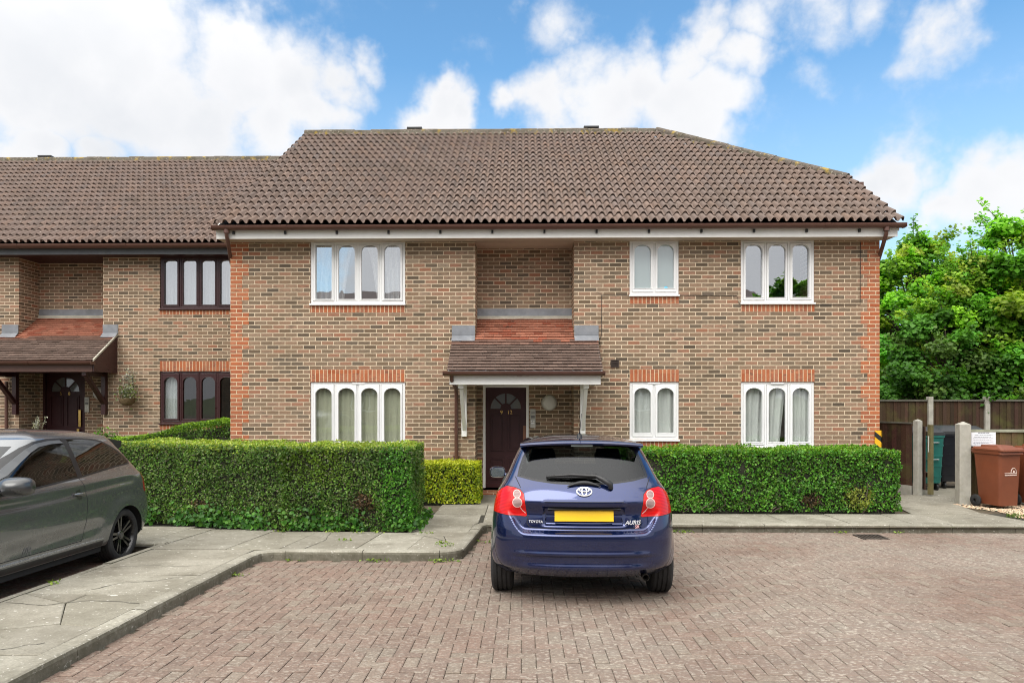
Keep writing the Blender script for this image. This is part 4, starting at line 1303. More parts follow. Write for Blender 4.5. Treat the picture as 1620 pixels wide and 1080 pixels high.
# ---- blue hatchback
blue = thing('parked_car', 'dark blue hatchback with red tail lights parked facing the front door', 'car', (.535, 6.14, .008), (-.028, 0, R(-1.4)), local=True)
P_blue = paint('dark_blue_paint', (.0078, .0195, .094), .17, .75, .10, dirt=.18)
WS = .938
KB = [(.26, .80, .12, .50, 2.5), (.30, .835, .06, .50, 2.5), (.345, .862, .018, .48, 2.6), (.42, .876, .0, .46, 2.6), (.58, .884, .0, .45, 2.6), (.66, .885, .006, .45, 2.6), (.76, .882, .018, .45, 2.55), (.85, .872, .036, .44, 2.5),
      (.92, .858, .055, .43, 2.45), (.98, .838, .082, .42, 2.4), (1.03, .808, .118, .40, 2.4), (1.08, .772, .170, .38, 2.4), (1.15, .735, .250, .36, 2.45), (1.25, .690, .355, .34, 2.5), (1.35, .640, .460, .32, 2.5), (1.425, .590, .540, .30, 2.5)]
FB = [(.26, 4.10, .6, 2.2), (.40, 4.21, .6, 2.3), (.6, 4.22, .62, 2.3), (.75, 4.13, .62, 2.3), (.86, 3.86, .55, 2.4), (.93, 3.5, .45, 2.5), (.99, 3.2, .4, 2.6), (1.04, 3.05, .35, 2.6), (1.2, 2.72, .3, 2.6), (1.35, 2.38, .28, 2.6), (1.425, 2.22, .26, 2.6)]


def disp_blue(p):
    p = p.copy(); ax = abs(p.x)
    if p.y < 1.0 and p.z < 1.2:
        # tailgate sits inside the bumper: recess bounded by a ledge that rises at the corners
        zl = .655 + .17 * sst(.50, .70, ax) ** 1.5
        sI = sst(zl - .022, zl + .026, p.z) * (1 - sst(.80, .93, p.z)) * (1 - sst(.56, .70, ax))
        p.y += .066 * sI
        pl = sst(.365, .335, ax) * sst(.705, .725, p.z) * (1 - sst(.868, .880, p.z))
        p.y += .030 * pl
        lip = sst(.365, .345, ax) * sst(.872, .882, p.z) * (1 - sst(.925, .945, p.z))
        p.y -= .018 * lip
        # soft hollow low on the bumper with a ridge above it
        g = sst(.70, .45, ax)
        p.y += .022 * g * sst(.47, .44, p.z) * sst(.345, .40, p.z) - .008 * g * math.exp(-((p.z - .47) / .022) ** 2)
    for yc in (.73, 3.33):
        d = math.hypot(p.y - yc, p.z - .315)
        if ax > .6: p.x += math.copysign(.016 * sst(.47, .38, d), p.x)
    return p


H = Hull([(a, b * WS, c, d, e) for a, b, c, d, e in KB], FB, 1.425, .066, disp_blue, A=64)
rearw = lambda c, n: c.y < .62 and n.y < .35
rearg = lambda c, n: c.y < .9 and n.y < .2
sideR = lambda c, n: c.x > .3 and n.x > .25
sideL = lambda c, n: c.x < -.3 and n.x < -.25
frontw = lambda c, n: c.y > 2.0 and n.y > .15
glass = [(-.60, 1.122), (-.45, 1.092), (-.25, 1.070), (0, 1.062), (.25, 1.070), (.45, 1.092), (.60, 1.122), (.585, 1.20), (.555, 1.29), (.515, 1.365), (.46, 1.398), (.2, 1.412), (0, 1.415), (-.2, 1.412), (-.46, 1.398), (-.515, 1.365), (-.555, 1.29), (-.585, 1.20)]
inner = [(a * .955, 1.235 + (b - 1.235) * .90) for a, b in glass]
H.cut(glass, 'y', rearg, 1); H.cut(inner, 'y', rearg, 2, only=(1,))
light = [(.50, .786), (.517, .779), (.66, .788), (.80, .800), (.93, .805), (.93, .925), (.815, .955), (.745, 1.015), (.69, 1.045), (.61, 1.035), (.565, 1.020), (.530, .985)]
for sg, sel in ((1, lambda c, n: c.y < .46 and c.x > 0), (-1, lambda c, n: c.y < .46 and c.x < 0)):
    q = [(sg * a, b) for a, b in light]
    H.cut(q, 'y', sel, 4)
    H.cut([(sg * (.69 + (a - .69) * .975), .91 + (b - .91) * .955) for a, b in light], 'y', sel, 3, only=(4,))
    H.cut(circ(sg * .596, .980, .036), 'y', sel, 6, only=(3,)); H.cut(circ(sg * .596, .980, .031), 'y', sel, 5, only=(6,))
    H.cut(circ(sg * .592, .905, .045), 'y', sel, 6, only=(3, 5)); H.cut(circ(sg * .592, .905, .0395), 'y', sel, 5, only=(6, 3))
    H.line([(sg * a, b) for a, b in ((.565, .862), (.545, .835), (.520, .815))], 'y', sel, 6, .006, only=(3,))
    H.line([(sg * a, b) for a, b in ((.615, 1.118), (.565, 1.035))], 'y', rearg, 7, .007, only=(0,))
    H.line([(sg * a, b) for a, b in ((.495, .785), (.505, .73), (.49, .705), (.45, .690), (.3, .684), (0, .682))], 'y', rearw, 7, .007, only=(0,))
    sd = sideR if sg > 0 else sideL
    sw = [(.66, 1.105), (.74, 1.23), (.86, 1.335), (1.05, 1.392), (1.5, 1.415), (2.05, 1.405), (2.30, 1.36), (2.62, 1.20), (2.92, 1.06), (2.2, 1.045), (1.4, 1.055), (.9, 1.08)]
    H.cut(sw, 'x', sd, 8); H.cut([(1.7 + (a - 1.7) * .97, 1.235 + (b - 1.235) * .90) for a, b in sw], 'x', sd, 9, only=(8,))
    H.line([(1.62, 1.03), (1.60, 1.42)], 'x', sd, 8, .05, only=(9,))
    H.line([(1.60, 1.04), (1.63, .45), (1.75, .33), (2.75, .33), (2.86, .45), (2.86, .95)], 'x', sd, 7, .007, only=(0,))
    H.cut([(.0, .27), (.20, .27), (.34, .60), (.36, .80), (.355, .80), (.33, .60), (.19, .275)], 'x', sd, 7, only=(0,))
    for yc in (.73, 3.33): H.cut(circ(yc, .315, .352, 40), 'x', lambda c, n, g=sg: c.x * g > .55, 12)
ws = [(-.62, 1.07), (.62, 1.07), (.52, 1.385), (-.52, 1.385)]
H.cut(ws, 'y', frontw, 10)
H.line([(-.345, .925), (.345, .925)], 'y', rearw, 7, .005, only=(0,))
# tailgate is its own panel
H.cut([(-.505, .73), (-.45, .690), (0, .682), (.45, .690), (.505, .73), (.495, .785), (.53, .985), (.565, 1.035), (.615, 1.118), (.60, 1.2), (.56, 1.32), (.5, 1.4), (-.5, 1.4), (-.56, 1.32), (-.60, 1.2), (-.615, 1.118), (-.565, 1.035), (-.53, .985), (-.495, .785)], 'y', rearg, 13, only=(0,))
M_frit = simple('black_glass_edge', (.008, .008, .009), .38)


def lens_mat(name, col, rough, emis=0):
    m, T, b = new_mat(name); P = T.n('ShaderNodeTexCoord').outputs['Object']
    st = T.mr(T.m('SINE', T.m('MULTIPLY', T.sep(P)[2], 520)), -1, 1, .75, 1.2)
    T.put(b.inputs['Base Color'], T.mix(1.0, col, T.comb(st, st, st), 'MULTIPLY'))
    b.inputs['Roughness'].default_value = rough; b.inputs['Specular IOR Level'].default_value = .2; b.inputs['Coat Weight'].default_value = .35; b.inputs['Coat Roughness'].default_value = .02
    return m


M_redlens = lens_mat('red_lens', (.50, .006, .006), .22)
M_clear = lens_mat('clear_lens', (.30, .20, .19), .15)
M_ring = simple('lens_ring', (.66, .46, .42), .25)
M_seam = simple('panel_gap', (.004, .004, .006), .7)
parts = H.split(blue, {0: ('body', P_blue, None, False), 13: ('tailgate', P_blue, None, False), 1: ('rear_window_seal', M_frit, 'tailgate', False), 2: ('rear_window', M_cglassr, 'tailgate', False),
                       3: ('tail_light', M_redlens, None, True), 4: ('lamp_surround', M_frit, 'tail_light', True), 5: ('reversing_lens', M_clear, 'tail_light', True), 6: ('lens_ring', M_ring, 'tail_light', True),
                       7: ('panel_gap', M_seam, None, False), 8: ('window_seal', M_frit, None, True), 9: ('side_window', M_cglass, None, True), 10: ('windscreen', M_cglass, None, False)})
tg = parts[('tailgate', 0)]


def on_rear(x, z, off, rx=0):
    p, n = H.rear(x, z); return p + n * off, n


# spoiler over the glass, level with the roof
mb = MB(); n = 24
top, bot = [], []
for k in range(n + 1):
    x = -.575 + 1.15 * k / n; e = abs(x) / .575; ye = .40 + .075 * e ** 3.2; ze_ = 1.433 - .022 * e ** 2.5
    yb = .80; zb = 1.468 - .055 * e ** 2.4
    top.append((x, ye, ze_, yb, zb))
for (x, ye, zz, yb, zb) in top: mb.v += [(x, yb, zb + .002), (x, (ye + yb) / 2, (zz + zb) / 2 + .010), (x, ye + .015, zz + .004), (x, ye, zz - .008), (x, ye + .006, zz - .022), (x, ye + .05, zz - .030), (x, yb - .12, zb - .05)]
for k in range(n):
    for j in range(6): mb.f.append((k * 7 + j, k * 7 + j + 1, (k + 1) * 7 + j + 1, (k + 1) * 7 + j)); mb.mi.append(0); mb.c.append(None)
mb.f += [tuple(range(7)), tuple(n * 7 + j for j in range(6, -1, -1))]; mb.mi += [0, 0]; mb.c += [None, None]
put(mb, 'spoiler', P_blue, tg, smooth=50, fix=True)
mb = MB(); mb.box(-.10, .10, .425, .44, 1.395, 1.41); put(mb, 'high_brake_light', simple('pale_lens', (.35, .42, .42), .2), tg)
# wiper
p0, n0 = on_rear(.235, 1.045, .02); p1, n1 = on_rear(.11, 1.115, .035); p2, n2 = on_rear(-.33, 1.112, .03)
mb = MB(); mb.tube([p0 - Vector((0, 0, .02)), p0 + Vector((0, -.012, .01)), (p0 + p1) / 2 + Vector((0, -.015, .012)), p1, (p1 + p2) / 2 + Vector((0, -.008, .012)), p2], [.024, .026, .024, .018, .014, .006], 10)
for k in range(9):
    pass
mb.tube([p1 + Vector((0, .012, -.018)), p2 + Vector((0, .012, -.012))], .007, 6)
put(mb, 'wiper', M_black, tg, smooth=60)
mb = MB(); pc, nc = on_rear(.03, 1.045, .0)
for (a, b) in ((-.145, .15),):
    pts = [on_rear(a + (b - a) * k / 10, 1.045 + .03 * math.sin(math.pi * k / 10), .012)[0] for k in range(11)]
    mb.tube(pts, [.004 + .016 * math.sin(math.pi * k / 10) for k in range(11)], 8)
put(mb, 'wiper_housing', M_black, tg, smooth=60)


def rear_frame(x, z, off):
    p, n = on_rear(x, z, off); zx = Vector((0, 0, 1)); up = (zx - n * zx.dot(n)).normalized(); rt = up.cross(n)
    return Matrix.Translation(p) @ Matrix((rt, up, n)).transposed().to_4x4()


# number plate (blank yellow, as in the photograph), black bar painted in as the handle recess's shade
F0 = rear_frame(0, .80, .006)
mb = MB(); mb.box(-.26, .26, -.056, .056, 0, .008, M=F0 @ Matrix.Translation((0, 0, .012))); put(mb, 'number_plate', simple('yellow_plate', (.80, .50, .012), .35, var=.02), tg, bevel=.004)
mb = MB(); mb.box(-.32, .32, -.012, .012, .0, .02, M=rear_frame(0, .868, .002)); put(mb, 'handle_recess_shade', M_black, tg)
# ringed badge of three ovals
E_ = rear_frame(.002, 1.008, .006); mb = MB()


def oval(a, b, r, cy=0, n=36): return [E_ @ Vector((a * math.cos(2 * math.pi * k / n), cy + b * math.sin(2 * math.pi * k / n), 0)) for k in range(n)]


for (a, b, cy, r) in ((.066, .044, 0, .0062), (.021, .042, 0, .0054), (.046, .018, .018, .0054)):
    pts = oval(a, b, r, cy); mb.tube(pts + [pts[0]], r, 8, caps=False)
put(mb, 'badge', simple('bright_metal', (.9, .9, .9), .25, metal=.6, var=.02), tg, smooth=60)
M_letter = simple('silver_lettering', (.85, .85, .86), .25, metal=.5, var=.02)
for body, size, x, z, sh, mt in (('TOYOTA', .031, -.425, .742, 0, M_letter), ('AURIS', .052, .425, .738, .35, M_letter), ('SR', .038, .465, .702, .2, simple('red_silver_lettering', (.75, .42, .42), .3))):
    o = text_obj('lettering', body, size, .004, mt, None, rear_frame(x, z, .004), sh, .0004); o.parent = tg
# mirrors, aerial, exhaust, underside, wheels, seats
for sg in (-1, 1):
    M = Matrix.Translation((sg * .915, 2.62, .985)) @ Matrix.Rotation(R(-8 * sg), 4, 'Z')
    mb = MB(); ring = []
    prof = [(-.0, .88), (.03, 1.0), (.07, .92), (.11, .6), (.125, .2)]
    vv = []
    for (d, s_) in prof:
        for k in range(20):
            a = 2 * math.pi * k / 20; vv.append(M @ Vector((.098 * s_ * math.copysign(abs(math.cos(a)) ** .6, math.cos(a)), d, .07 * s_ * math.copysign(abs(math.sin(a)) ** .6, math.sin(a)))))
    ff = [(i * 20 + k, i * 20 + (k + 1) % 20, (i + 1) * 20 + (k + 1) % 20, (i + 1) * 20 + k) for i in range(4) for k in range(20)] + [tuple(range(20)), tuple(80 + k for k in range(20))[::-1]]
    mb.add(vv, ff); mb.tube([M @ Vector((-sg * .09, .05, -.04)), (sg * .76, 2.68, .94)], .028, 8)
    wm = put(mb, 'wing_mirror', P_blue, blue, smooth=50, fix=True)
    mb = MB(); mb.add([M @ Vector((.083 * math.copysign(abs(math.cos(2 * math.pi * k / 20)) ** .6, math.cos(2 * math.pi * k / 20)), -.003, .056 * math.copysign(abs(math.sin(2 * math.pi * k / 20)) ** .6, math.sin(2 * math.pi * k / 20)))) for k in range(20)], [tuple(range(20))])
    put(mb, 'mirror_glass', simple('mirror', (.55, .66, .66), .06, metal=.9, var=0), wm)
mb = MB(); mb.lathe([(.03, 0), (.024, .02), (.010, .045), (0, .05)], 14, Matrix.Translation((0, .82, 1.468))); mb.tube([(0, .82, 1.5), (0, .70, 1.56), (0, .45, 1.70)], [.006, .004, .002], 6)
put(mb, 'aerial', M_black, blue, smooth=50)
mb = MB(); mb.lathe([(.026, 0), (.03, .0), (.03, .2), (.026, .2), (.02, .01)], 16, Matrix.Translation((.545, .13, .255)) @ Matrix.Rotation(R(-90), 4, 'X')); put(mb, 'exhaust_pipe', simple('burnt_steel', (.05, .045, .04), .5, metal=.8), blue, smooth=40)
mb = MB(); mb.box(-.58, .58, .35, 4.0, .25, .36); mb.box(-.84, .84, 1.1, 2.95, .22, .33); mb.box(-.60, .60, .35, 3.9, .36, .60); mb.tube([(.545, .3, .25), (.5, 1.2, .26), (.1, 2.5, .24)], .03, 8); mb.box(-.30, .35, .25, .6, .22, .27)
mb.tube([(-.7, .73, .3), (.7, .73, .3)], .045, 8)
for sg in (-1, 1):
    for yc in (.73, 3.33): mb.lathe([(.36, 0), (.36, .24)], 24, Matrix.Translation((sg * .57 - (.0 if sg > 0 else .24), yc, .315)) @ Matrix.Rotation(R(90), 4, 'Y'), a0=R(90), a1=R(270))
put(mb, 'underbody', M_arch, blue)
M_rimsilver = simple('silver_alloy', (.45, .45, .46), .3, metal=.9)
for sg in (-1, 1):
    for yc in (.73, 3.33): wheel(blue, sg * .748, yc, .314, .314, .205, .205, sg, M_rimsilver, 5, False)
for x in (-.36, .36): seat(blue, x, 1.95, .52)
mb = MB(); mb.box(-.60, .60, .95, 1.08, .5, .95); put(mb, 'rear_bench', M_seat, blue, bevel=.05)

# ---- grey hatchback
grey = thing('parked_car', 'dark grey three door hatchback with black alloy wheels parked beside the hedge', 'car', (-5.46, 8.95, -.072), (.028, 0, R(180)), local=True)
P_grey = paint('dark_grey_paint', (.155, .165, .175), .22, .65, .15, dirt=.35, dirtcol=(.10, .09, .075))
KG = [(.25, .79, .14, .5, 2.5), (.31, .818, .05, .5, 2.5), (.38, .832, .01, .48, 2.6), (.48, .842, .0, .46, 2.6), (.58, .846, .006, .45, 2.6), (.68, .846, .03, .45, 2.6), (.76, .842, .06, .44, 2.6), (.86, .836, .085, .43, 2.6), (.93, .828, .105, .42, 2.5),
      (.985, .812, .135, .41, 2.5), (1.03, .788, .185, .39, 2.5), (1.1, .758, .265, .36, 2.5), (1.2, .715, .37, .33, 2.5), (1.3, .668, .47, .30, 2.5), (1.40, .612, .56, .28, 2.5), (1.445, .580, .60, .28, 2.5)]
FG = [(.25, 3.86, .6, 2.2), (.40, 3.96, .6, 2.3), (.6, 3.97, .6, 2.3), (.76, 3.88, .6, 2.3), (.88, 3.6, .5, 2.4), (.95, 3.3, .42, 2.5), (1.0, 3.08, .38, 2.6), (1.04, 2.98, .34, 2.6), (1.2, 2.66, .3, 2.6), (1.35, 2.38, .28, 2.6), (1.445, 2.20, .26, 2.6)]


def disp_grey(p):
    p = p.copy(); ax = abs(p.x)
    for yc in (.81, 3.28):
        d = math.hypot(p.y - yc, p.z - .30)
        if ax > .55: p.x += math.copysign(.020 * sst(.50, .38, d), p.x)
    if ax > .55 and .6 < p.y < 3.3:
        # crisp shoulder crease and the scallop low on the doors
        zc = .905 + .075 * sst(2.6, .5, p.y)
        p.x -= math.copysign(.012 * math.exp(-((p.z - zc + .05) / .045) ** 2), p.x)
        d = min(math.hypot(p.y - .81, p.z - .3), math.hypot(p.y - 3.28, p.z - .3))
        zl = .47 - .03 * (p.y - 1.5)
        p.x -= math.copysign(.020 * math.exp(-((p.z - zl) / .075) ** 2) * sst(.45, .62, d), p.x)
        p.x += math.copysign(.016 * sst(.345, .325, p.z) * sst(.42, .50, d), p.x)
    return p


H = Hull(KG, FG, 1.445, .095, disp_grey, tilt=.012)
H.cut(ws, 'y', frontw, 10)
gl = [(-.56, 1.10), (-.3, 1.085), (0, 1.08), (.3, 1.085), (.56, 1.10), (.53, 1.25), (.48, 1.38), (0, 1.40), (-.48, 1.38), (-.53, 1.25)]
H.cut(gl, 'y', rearg, 8); H.cut([(a * .95, 1.24 + (b - 1.24) * .88) for a, b in gl], 'y', rearg, 9, only=(8,))
for sg in (1, -1):
    sd = sideR if sg > 0 else sideL
    tl = [(sg * a, b) for a, b in ((.50, .80), (.95, .755), (.95, .995), (.70, 1.01), (.52, .98))]
    H.cut(tl, 'y', lambda c, n, g=sg: c.x * g > 0 and c.y < .42, 3)
    dg = [(1.625, 1.428), (1.85, 1.425), (2.05, 1.402), (2.20, 1.352), (2.40, 1.262), (2.60, 1.165), (2.86, 1.03), (2.80, .985), (2.31, .998), (1.64, 1.042)]
    qg = [(1.545, 1.428), (1.3, 1.422), (1.10, 1.405), (.97, 1.385), (.86, 1.335), (.74, 1.265), (.655, 1.205), (.605, 1.150), (.63, 1.128), (.72, 1.120), (.867, 1.112), (1.28, 1.075), (1.56, 1.048)]
    H.cut([(1.545, 1.445), (1.3, 1.438), (1.09, 1.422), (.95, 1.40), (.83, 1.345), (.71, 1.27), (.63, 1.21), (.575, 1.15), (.60, 1.112), (.72, 1.103), (.867, 1.095), (1.28, 1.058), (1.6, 1.028), (2.31, .982), (2.9, .95), (2.92, 1.03), (2.62, 1.185), (2.42, 1.282), (2.21, 1.372), (2.05, 1.422), (1.85, 1.445)], 'x', sd, 8)
    H.cut(dg, 'x', sd, 9, only=(8,)); H.cut(qg, 'x', sd, 11, only=(8,))
    H.line([(1.635, 1.03), (1.575, .92), (1.56, .80), (1.585, .45), (1.63, .375)], 'x', sd, 7, .008, only=(0,))
    H.line([(1.63, .375), (2.80, .375), (2.93, .5), (2.95, .95)], 'x', sd, 7, .008, only=(0,))
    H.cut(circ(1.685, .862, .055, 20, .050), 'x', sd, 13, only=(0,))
    H.cut([(1.24, .26), (2.84, .26), (2.84, .318), (1.24, .318)], 'x', sd, 14, only=(0,))
    H.line([(.30, .285), (.42, .50), (.50, .62)], 'x', sd, 7, .006, only=(0,))
    for yc in (.81, 3.28): H.cut(circ(yc, .30, .345, 40), 'x', lambda c, n, g=sg: c.x * g > .5, 12)
H.line([(-.56, .70), (.56, .70)], 'y', rearw, 7, .007, only=(0,))
M_hollow_shade = paint('shaded_grey_paint', (.05, .052, .052), .35, .5)  # darker copy of the body paint: the hollow's shade put into colour
parts = H.split(grey, {0: ('body', P_grey, None, False), 3: ('tail_light', lens_mat('dark_red_lens', (.25, .012, .012), .25), None, True), 7: ('panel_gap', M_seam, None, False), 8: ('window_seal', M_frit, None, False),
                       9: ('door_window', M_cglass, None, True), 11: ('quarter_window', M_cglass2, None, True), 10: ('windscreen', M_cglass, None, False), 13: ('handle_hollow_shade', M_hollow_shade, None, True), 14: ('sill_trim', simple('sill_black', (.02, .02, .022), .45), None, True)})
for sg in (1, -1):
    # door handle bar, pale strip painted in as the sill's highlight, wind deflector, mirror
    p, nn = H.side(1.685, .872, sg)
    mb = MB(); pts = [H.side(1.595 + .18 * k / 6, .868 + .004 * k / 6, sg)[0] + Vector((sg * (.012 + .02 * math.sin(math.pi * k / 6)), 0, 0)) for k in range(7)]
    mb.tube(pts, [.008, .013, .014, .014, .014, .013, .009], 10); put(mb, 'door_handle', P_grey, grey, smooth=60)
    mb = MB(); e0, e1 = H.side(1.40, .338, sg)[0], H.side(2.70, .338, sg)[0]; pts = [Vector((sg * (max(abs(e0.x), abs(e1.x)) + .008), 1.23 + 1.62 * k / 12, .338)) for k in range(13)]
    for a, b in zip(pts[:-1], pts[1:]):
        mb.add([a + Vector((0, 0, -.008)), b + Vector((0, 0, -.008)), b + Vector((0, 0, .006)), a + Vector((0, 0, .006)), a + Vector((-sg * .02, 0, -.012)), b + Vector((-sg * .02, 0, -.012)), b + Vector((-sg * .02, 0, .018)), a + Vector((-sg * .02, 0, .018))], [(0, 1, 2, 3), (3, 2, 6, 7), (0, 4, 5, 1)])
    put(mb, 'sill_highlight', simple('highlight_strip', (.30, .31, .32), .25, metal=.7), grey, fix=True)
    mb = MB(); a_ = [(1.66, 1.418), (1.85, 1.415), (2.05, 1.392), (2.20, 1.342), (2.40, 1.252), (2.60, 1.155), (2.70, 1.105)]
    pv_ = []
    for k, (yy, zz) in enumerate(a_):
        h1 = H.side(yy, zz + .010, sg)[0]; h2 = H.side(yy - .02, zz - (.022 if k < 6 else .006), sg)[0]
        if h1 is None or h2 is None: continue
        pv_.append((h1 + Vector((sg * .008, 0, 0)), h2 + Vector((sg * .016, 0, 0))))
    for (a, b), (c, d) in zip(pv_[:-1], pv_[1:]): mb.add([a, c, d, b], [(0, 1, 2, 3)])
    put(mb, 'wind_deflector', glass_mat('smoked_deflector', (.45, .46, .48), .05, .3, 0, (.12, .125, .13), .55) if sg == 1 else bpy.data.materials['smoked_deflector'], grey, smooth=60)
    M = Matrix.Translation((sg * .965, 2.72, 1.05)) @ Matrix.Rotation(R(-10 * sg), 4, 'Z') @ Matrix.Scale(1.22, 4); vv = []
    for (d, s_) in [(0, .9), (.03, 1.0), (.08, .93), (.13, .66), (.155, .25)]:
        for k in range(20):
            a = 2 * math.pi * k / 20; vv.append(M @ Vector((.115 * s_ * math.copysign(abs(math.cos(a)) ** .65, math.cos(a)), d, .070 * s_ * math.copysign(abs(math.sin(a)) ** .65, math.sin(a)))))
    mb = MB(); mb.add(vv, [(i * 20 + k, i * 20 + (k + 1) % 20, (i + 1) * 20 + (k + 1) % 20, (i + 1) * 20 + k) for i in range(4) for k in range(20)] + [tuple(range(20)), tuple(80 + k for k in range(20))[::-1]])
    mb.tube([M @ Vector((-sg * .10, .06, -.045)), (sg * .77, 2.80, .985)], [.035, .03], 8)
    wm = put(mb, 'wing_mirror', simple('mirror_shell', (.035, .037, .039), .3, coat=.5) if sg == 1 else bpy.data.materials['mirror_shell'], grey, smooth=50, fix=True)
    mb = MB(); mb.add([M @ Vector((.1 * math.copysign(abs(math.cos(2 * math.pi * k / 20)) ** .65, math.cos(2 * math.pi * k / 20)), -.003, .058 * math.copysign(abs(math.sin(2 * math.pi * k / 20)) ** .65, math.sin(2 * math.pi * k / 20)))) for k in range(20)], [tuple(range(20))])
    put(mb, 'mirror_glass', bpy.data.materials['mirror'], wm)
    for yc in (.81, 3.28): wheel(grey, sg * .735, yc, .303, .303, .205, .222, sg, simple('black_alloy', (.010, .010, .011), .25, metal=.3, coat=.6) if 'black_alloy' not in bpy.data.materials else bpy.data.materials['black_alloy'], 5, True, .05)
# roof spoiler
mb = MB(); n = 20
for k in range(n + 1):
    x = -.56 + 1.12 * k / n; e = abs(x) / .56; yb, zb = .86, 1.478 - .052 * e ** 2.4; ye, zz = .37 + .05 * e ** 3, 1.405 - .03 * e ** 2.2
    mb.v += [(x, yb, zb), (x, (ye + yb) / 2, (zz + zb) / 2 + .008), (x, ye + .01, zz + .003), (x, ye, zz - .01), (x, ye + .02, zz - .055 - .02 * e), (x, ye + .14, zz - .10), (x, yb - .1, zb - .06)]
for k in range(n):
    for j in range(6): mb.f.append((k * 7 + j, k * 7 + j + 1, (k + 1) * 7 + j + 1, (k + 1) * 7 + j)); mb.mi.append(0); mb.c.append(None)
mb.f += [tuple(range(7)), tuple(n * 7 + j for j in range(6, -1, -1))]; mb.mi += [0, 0]; mb.c += [None, None]
put(mb, 'spoiler', M_black, grey, smooth=45, fix=True)
mb = MB(); mb.box(-.56, .56, .18, 3.8, .18, .36); mb.box(-.80, .80, 1.22, 2.86, .19, .29); mb.box(-.56, .56, .36, 3.6, .36, .60)
for sg in (-1, 1):
    for yc in (.81, 3.28): mb.lathe([(.37, 0), (.37, .26)], 24, Matrix.Translation((sg * .58 - (.0 if sg > 0 else .26), yc, .30)) @ Matrix.Rotation(R(90), 4, 'Y'), a0=R(90), a1=R(270))
put(mb, 'underbody', M_arch, grey)
for x in (-.36, .36): seat(grey, x, 1.72, .56)
mb = MB(); mb.box(-.58, .58, .92, 1.05, .5, 1.0); put(mb, 'rear_bench', M_seat, grey, bevel=.05)
mb = MB(); M = Matrix.Translation((-.36, 2.35, .95)) @ Matrix.Rotation(R(-65), 4, 'X'); pts = [M @ Vector((.18 * math.cos(2 * math.pi * k / 24), .18 * math.sin(2 * math.pi * k / 24), 0)) for k in range(25)]
mb.tube(pts, .014, 6, caps=False); mb.box(-.72, .72, 2.5, 2.9, .6, .95); put(mb, 'dashboard', M_seat, grey, bevel=.02)
# faded side stripes and letter low on the door, near the sill
for sg in (1, -1):
    p, nn = H.side(2.44, .415, sg)
    Mx = Matrix.Translation(p + Vector((sg * .003, 0, 0))) @ (Matrix.Rotation(R(90), 4, 'Z') if sg > 0 else Matrix.Rotation(R(-90), 4, 'Z')) @ Matrix.Rotation(R(90), 4, 'X')
    o = text_obj('side_lettering', '//R', .11, .001, simple('faded_vinyl', (.13, .13, .13), .5) if sg > 0 else bpy.data.materials['faded_vinyl'], None, Mx, .25); o.parent = grey

# ------------------------------------------------------------------ plants
RNG = np.random.default_rng(11)
L_leaf = leaf_mat('leaves', .30, .42, .3)
L_tree = leaf_mat('tree_leaves', .42, .45, .25)
M_bark = simple('bark', (.075, .058, .042), .95, var=.35, scale=12, bump=.8, bscale=30)
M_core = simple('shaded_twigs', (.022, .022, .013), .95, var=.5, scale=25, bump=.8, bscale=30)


def leaf_mesh(name, P, N, size, cols, mat, parent=None, aspect=.62, tilt=.75, droop=0.0, fold=.22):
    """folded leaf blades: one per point"""
    n = len(P)
    N = N + RNG.normal(0, tilt, (n, 3)); N /= np.linalg.norm(N, axis=1, keepdims=True)
    D = RNG.normal(0, 1, (n, 3)); D[:, 2] -= droop; D -= N * (D * N).sum(1, keepdims=True); D /= np.linalg.norm(D, axis=1, keepdims=True) + 1e-9
    S = np.cross(N, D); sz = size[:, None]
    V = np.empty((n, 6, 3), np.float32)
    V[:, 0] = P - D * sz * .5
    V[:, 1] = P - D * sz * .12 + S * sz * aspect * .5 + N * sz * fold * .5
    V[:, 2] = P + D * sz * .22 + S * sz * aspect * .40 + N * sz * fold * .4
    V[:, 3] = P + D * sz * .5 - N * sz * .08
    V[:, 4] = P + D * sz * .22 - S * sz * aspect * .40 + N * sz * fold * .4
    V[:, 5] = P - D * sz * .12 - S * sz * aspect * .5 + N * sz * fold * .5
    me = bpy.data.meshes.new(name)
    me.vertices.add(n * 6); me.vertices.foreach_set('co', V.ravel())
    idx = (np.arange(n)[:, None] * 6 + np.array([0, 1, 2, 3, 0, 3, 4, 5])[None]).ravel().astype(np.int32)
    me.loops.add(n * 8); me.loops.foreach_set('vertex_index', idx)
    me.polygons.add(n * 2); me.polygons.foreach_set('loop_start', (np.arange(n * 2) * 4).astype(np.int32))
    me.update(calc_edges=True)
    at = me.attributes.new('Col', 'FLOAT_COLOR', 'POINT')
    c = np.ones((n, 6, 4), np.float32); c[:, :, :3] = np.clip(cols, 0, 1)[:, None, :]
    at.data.foreach_set('color', c.ravel())
    me.materials.append(mat); me.validate()
    return link(name, me, parent)


def pick(n, pal, var=.18):
    pal = np.array(pal); c = pal[RNG.integers(0, len(pal), n)]
    return c * RNG.normal(1, var, (n, 1)).clip(.5, 1.6)


def lump(P, s, seed=0.0):
    return np.array([noise.noise(Vector((p[0] * s + seed, p[1] * s, p[2] * s))) for p in P])


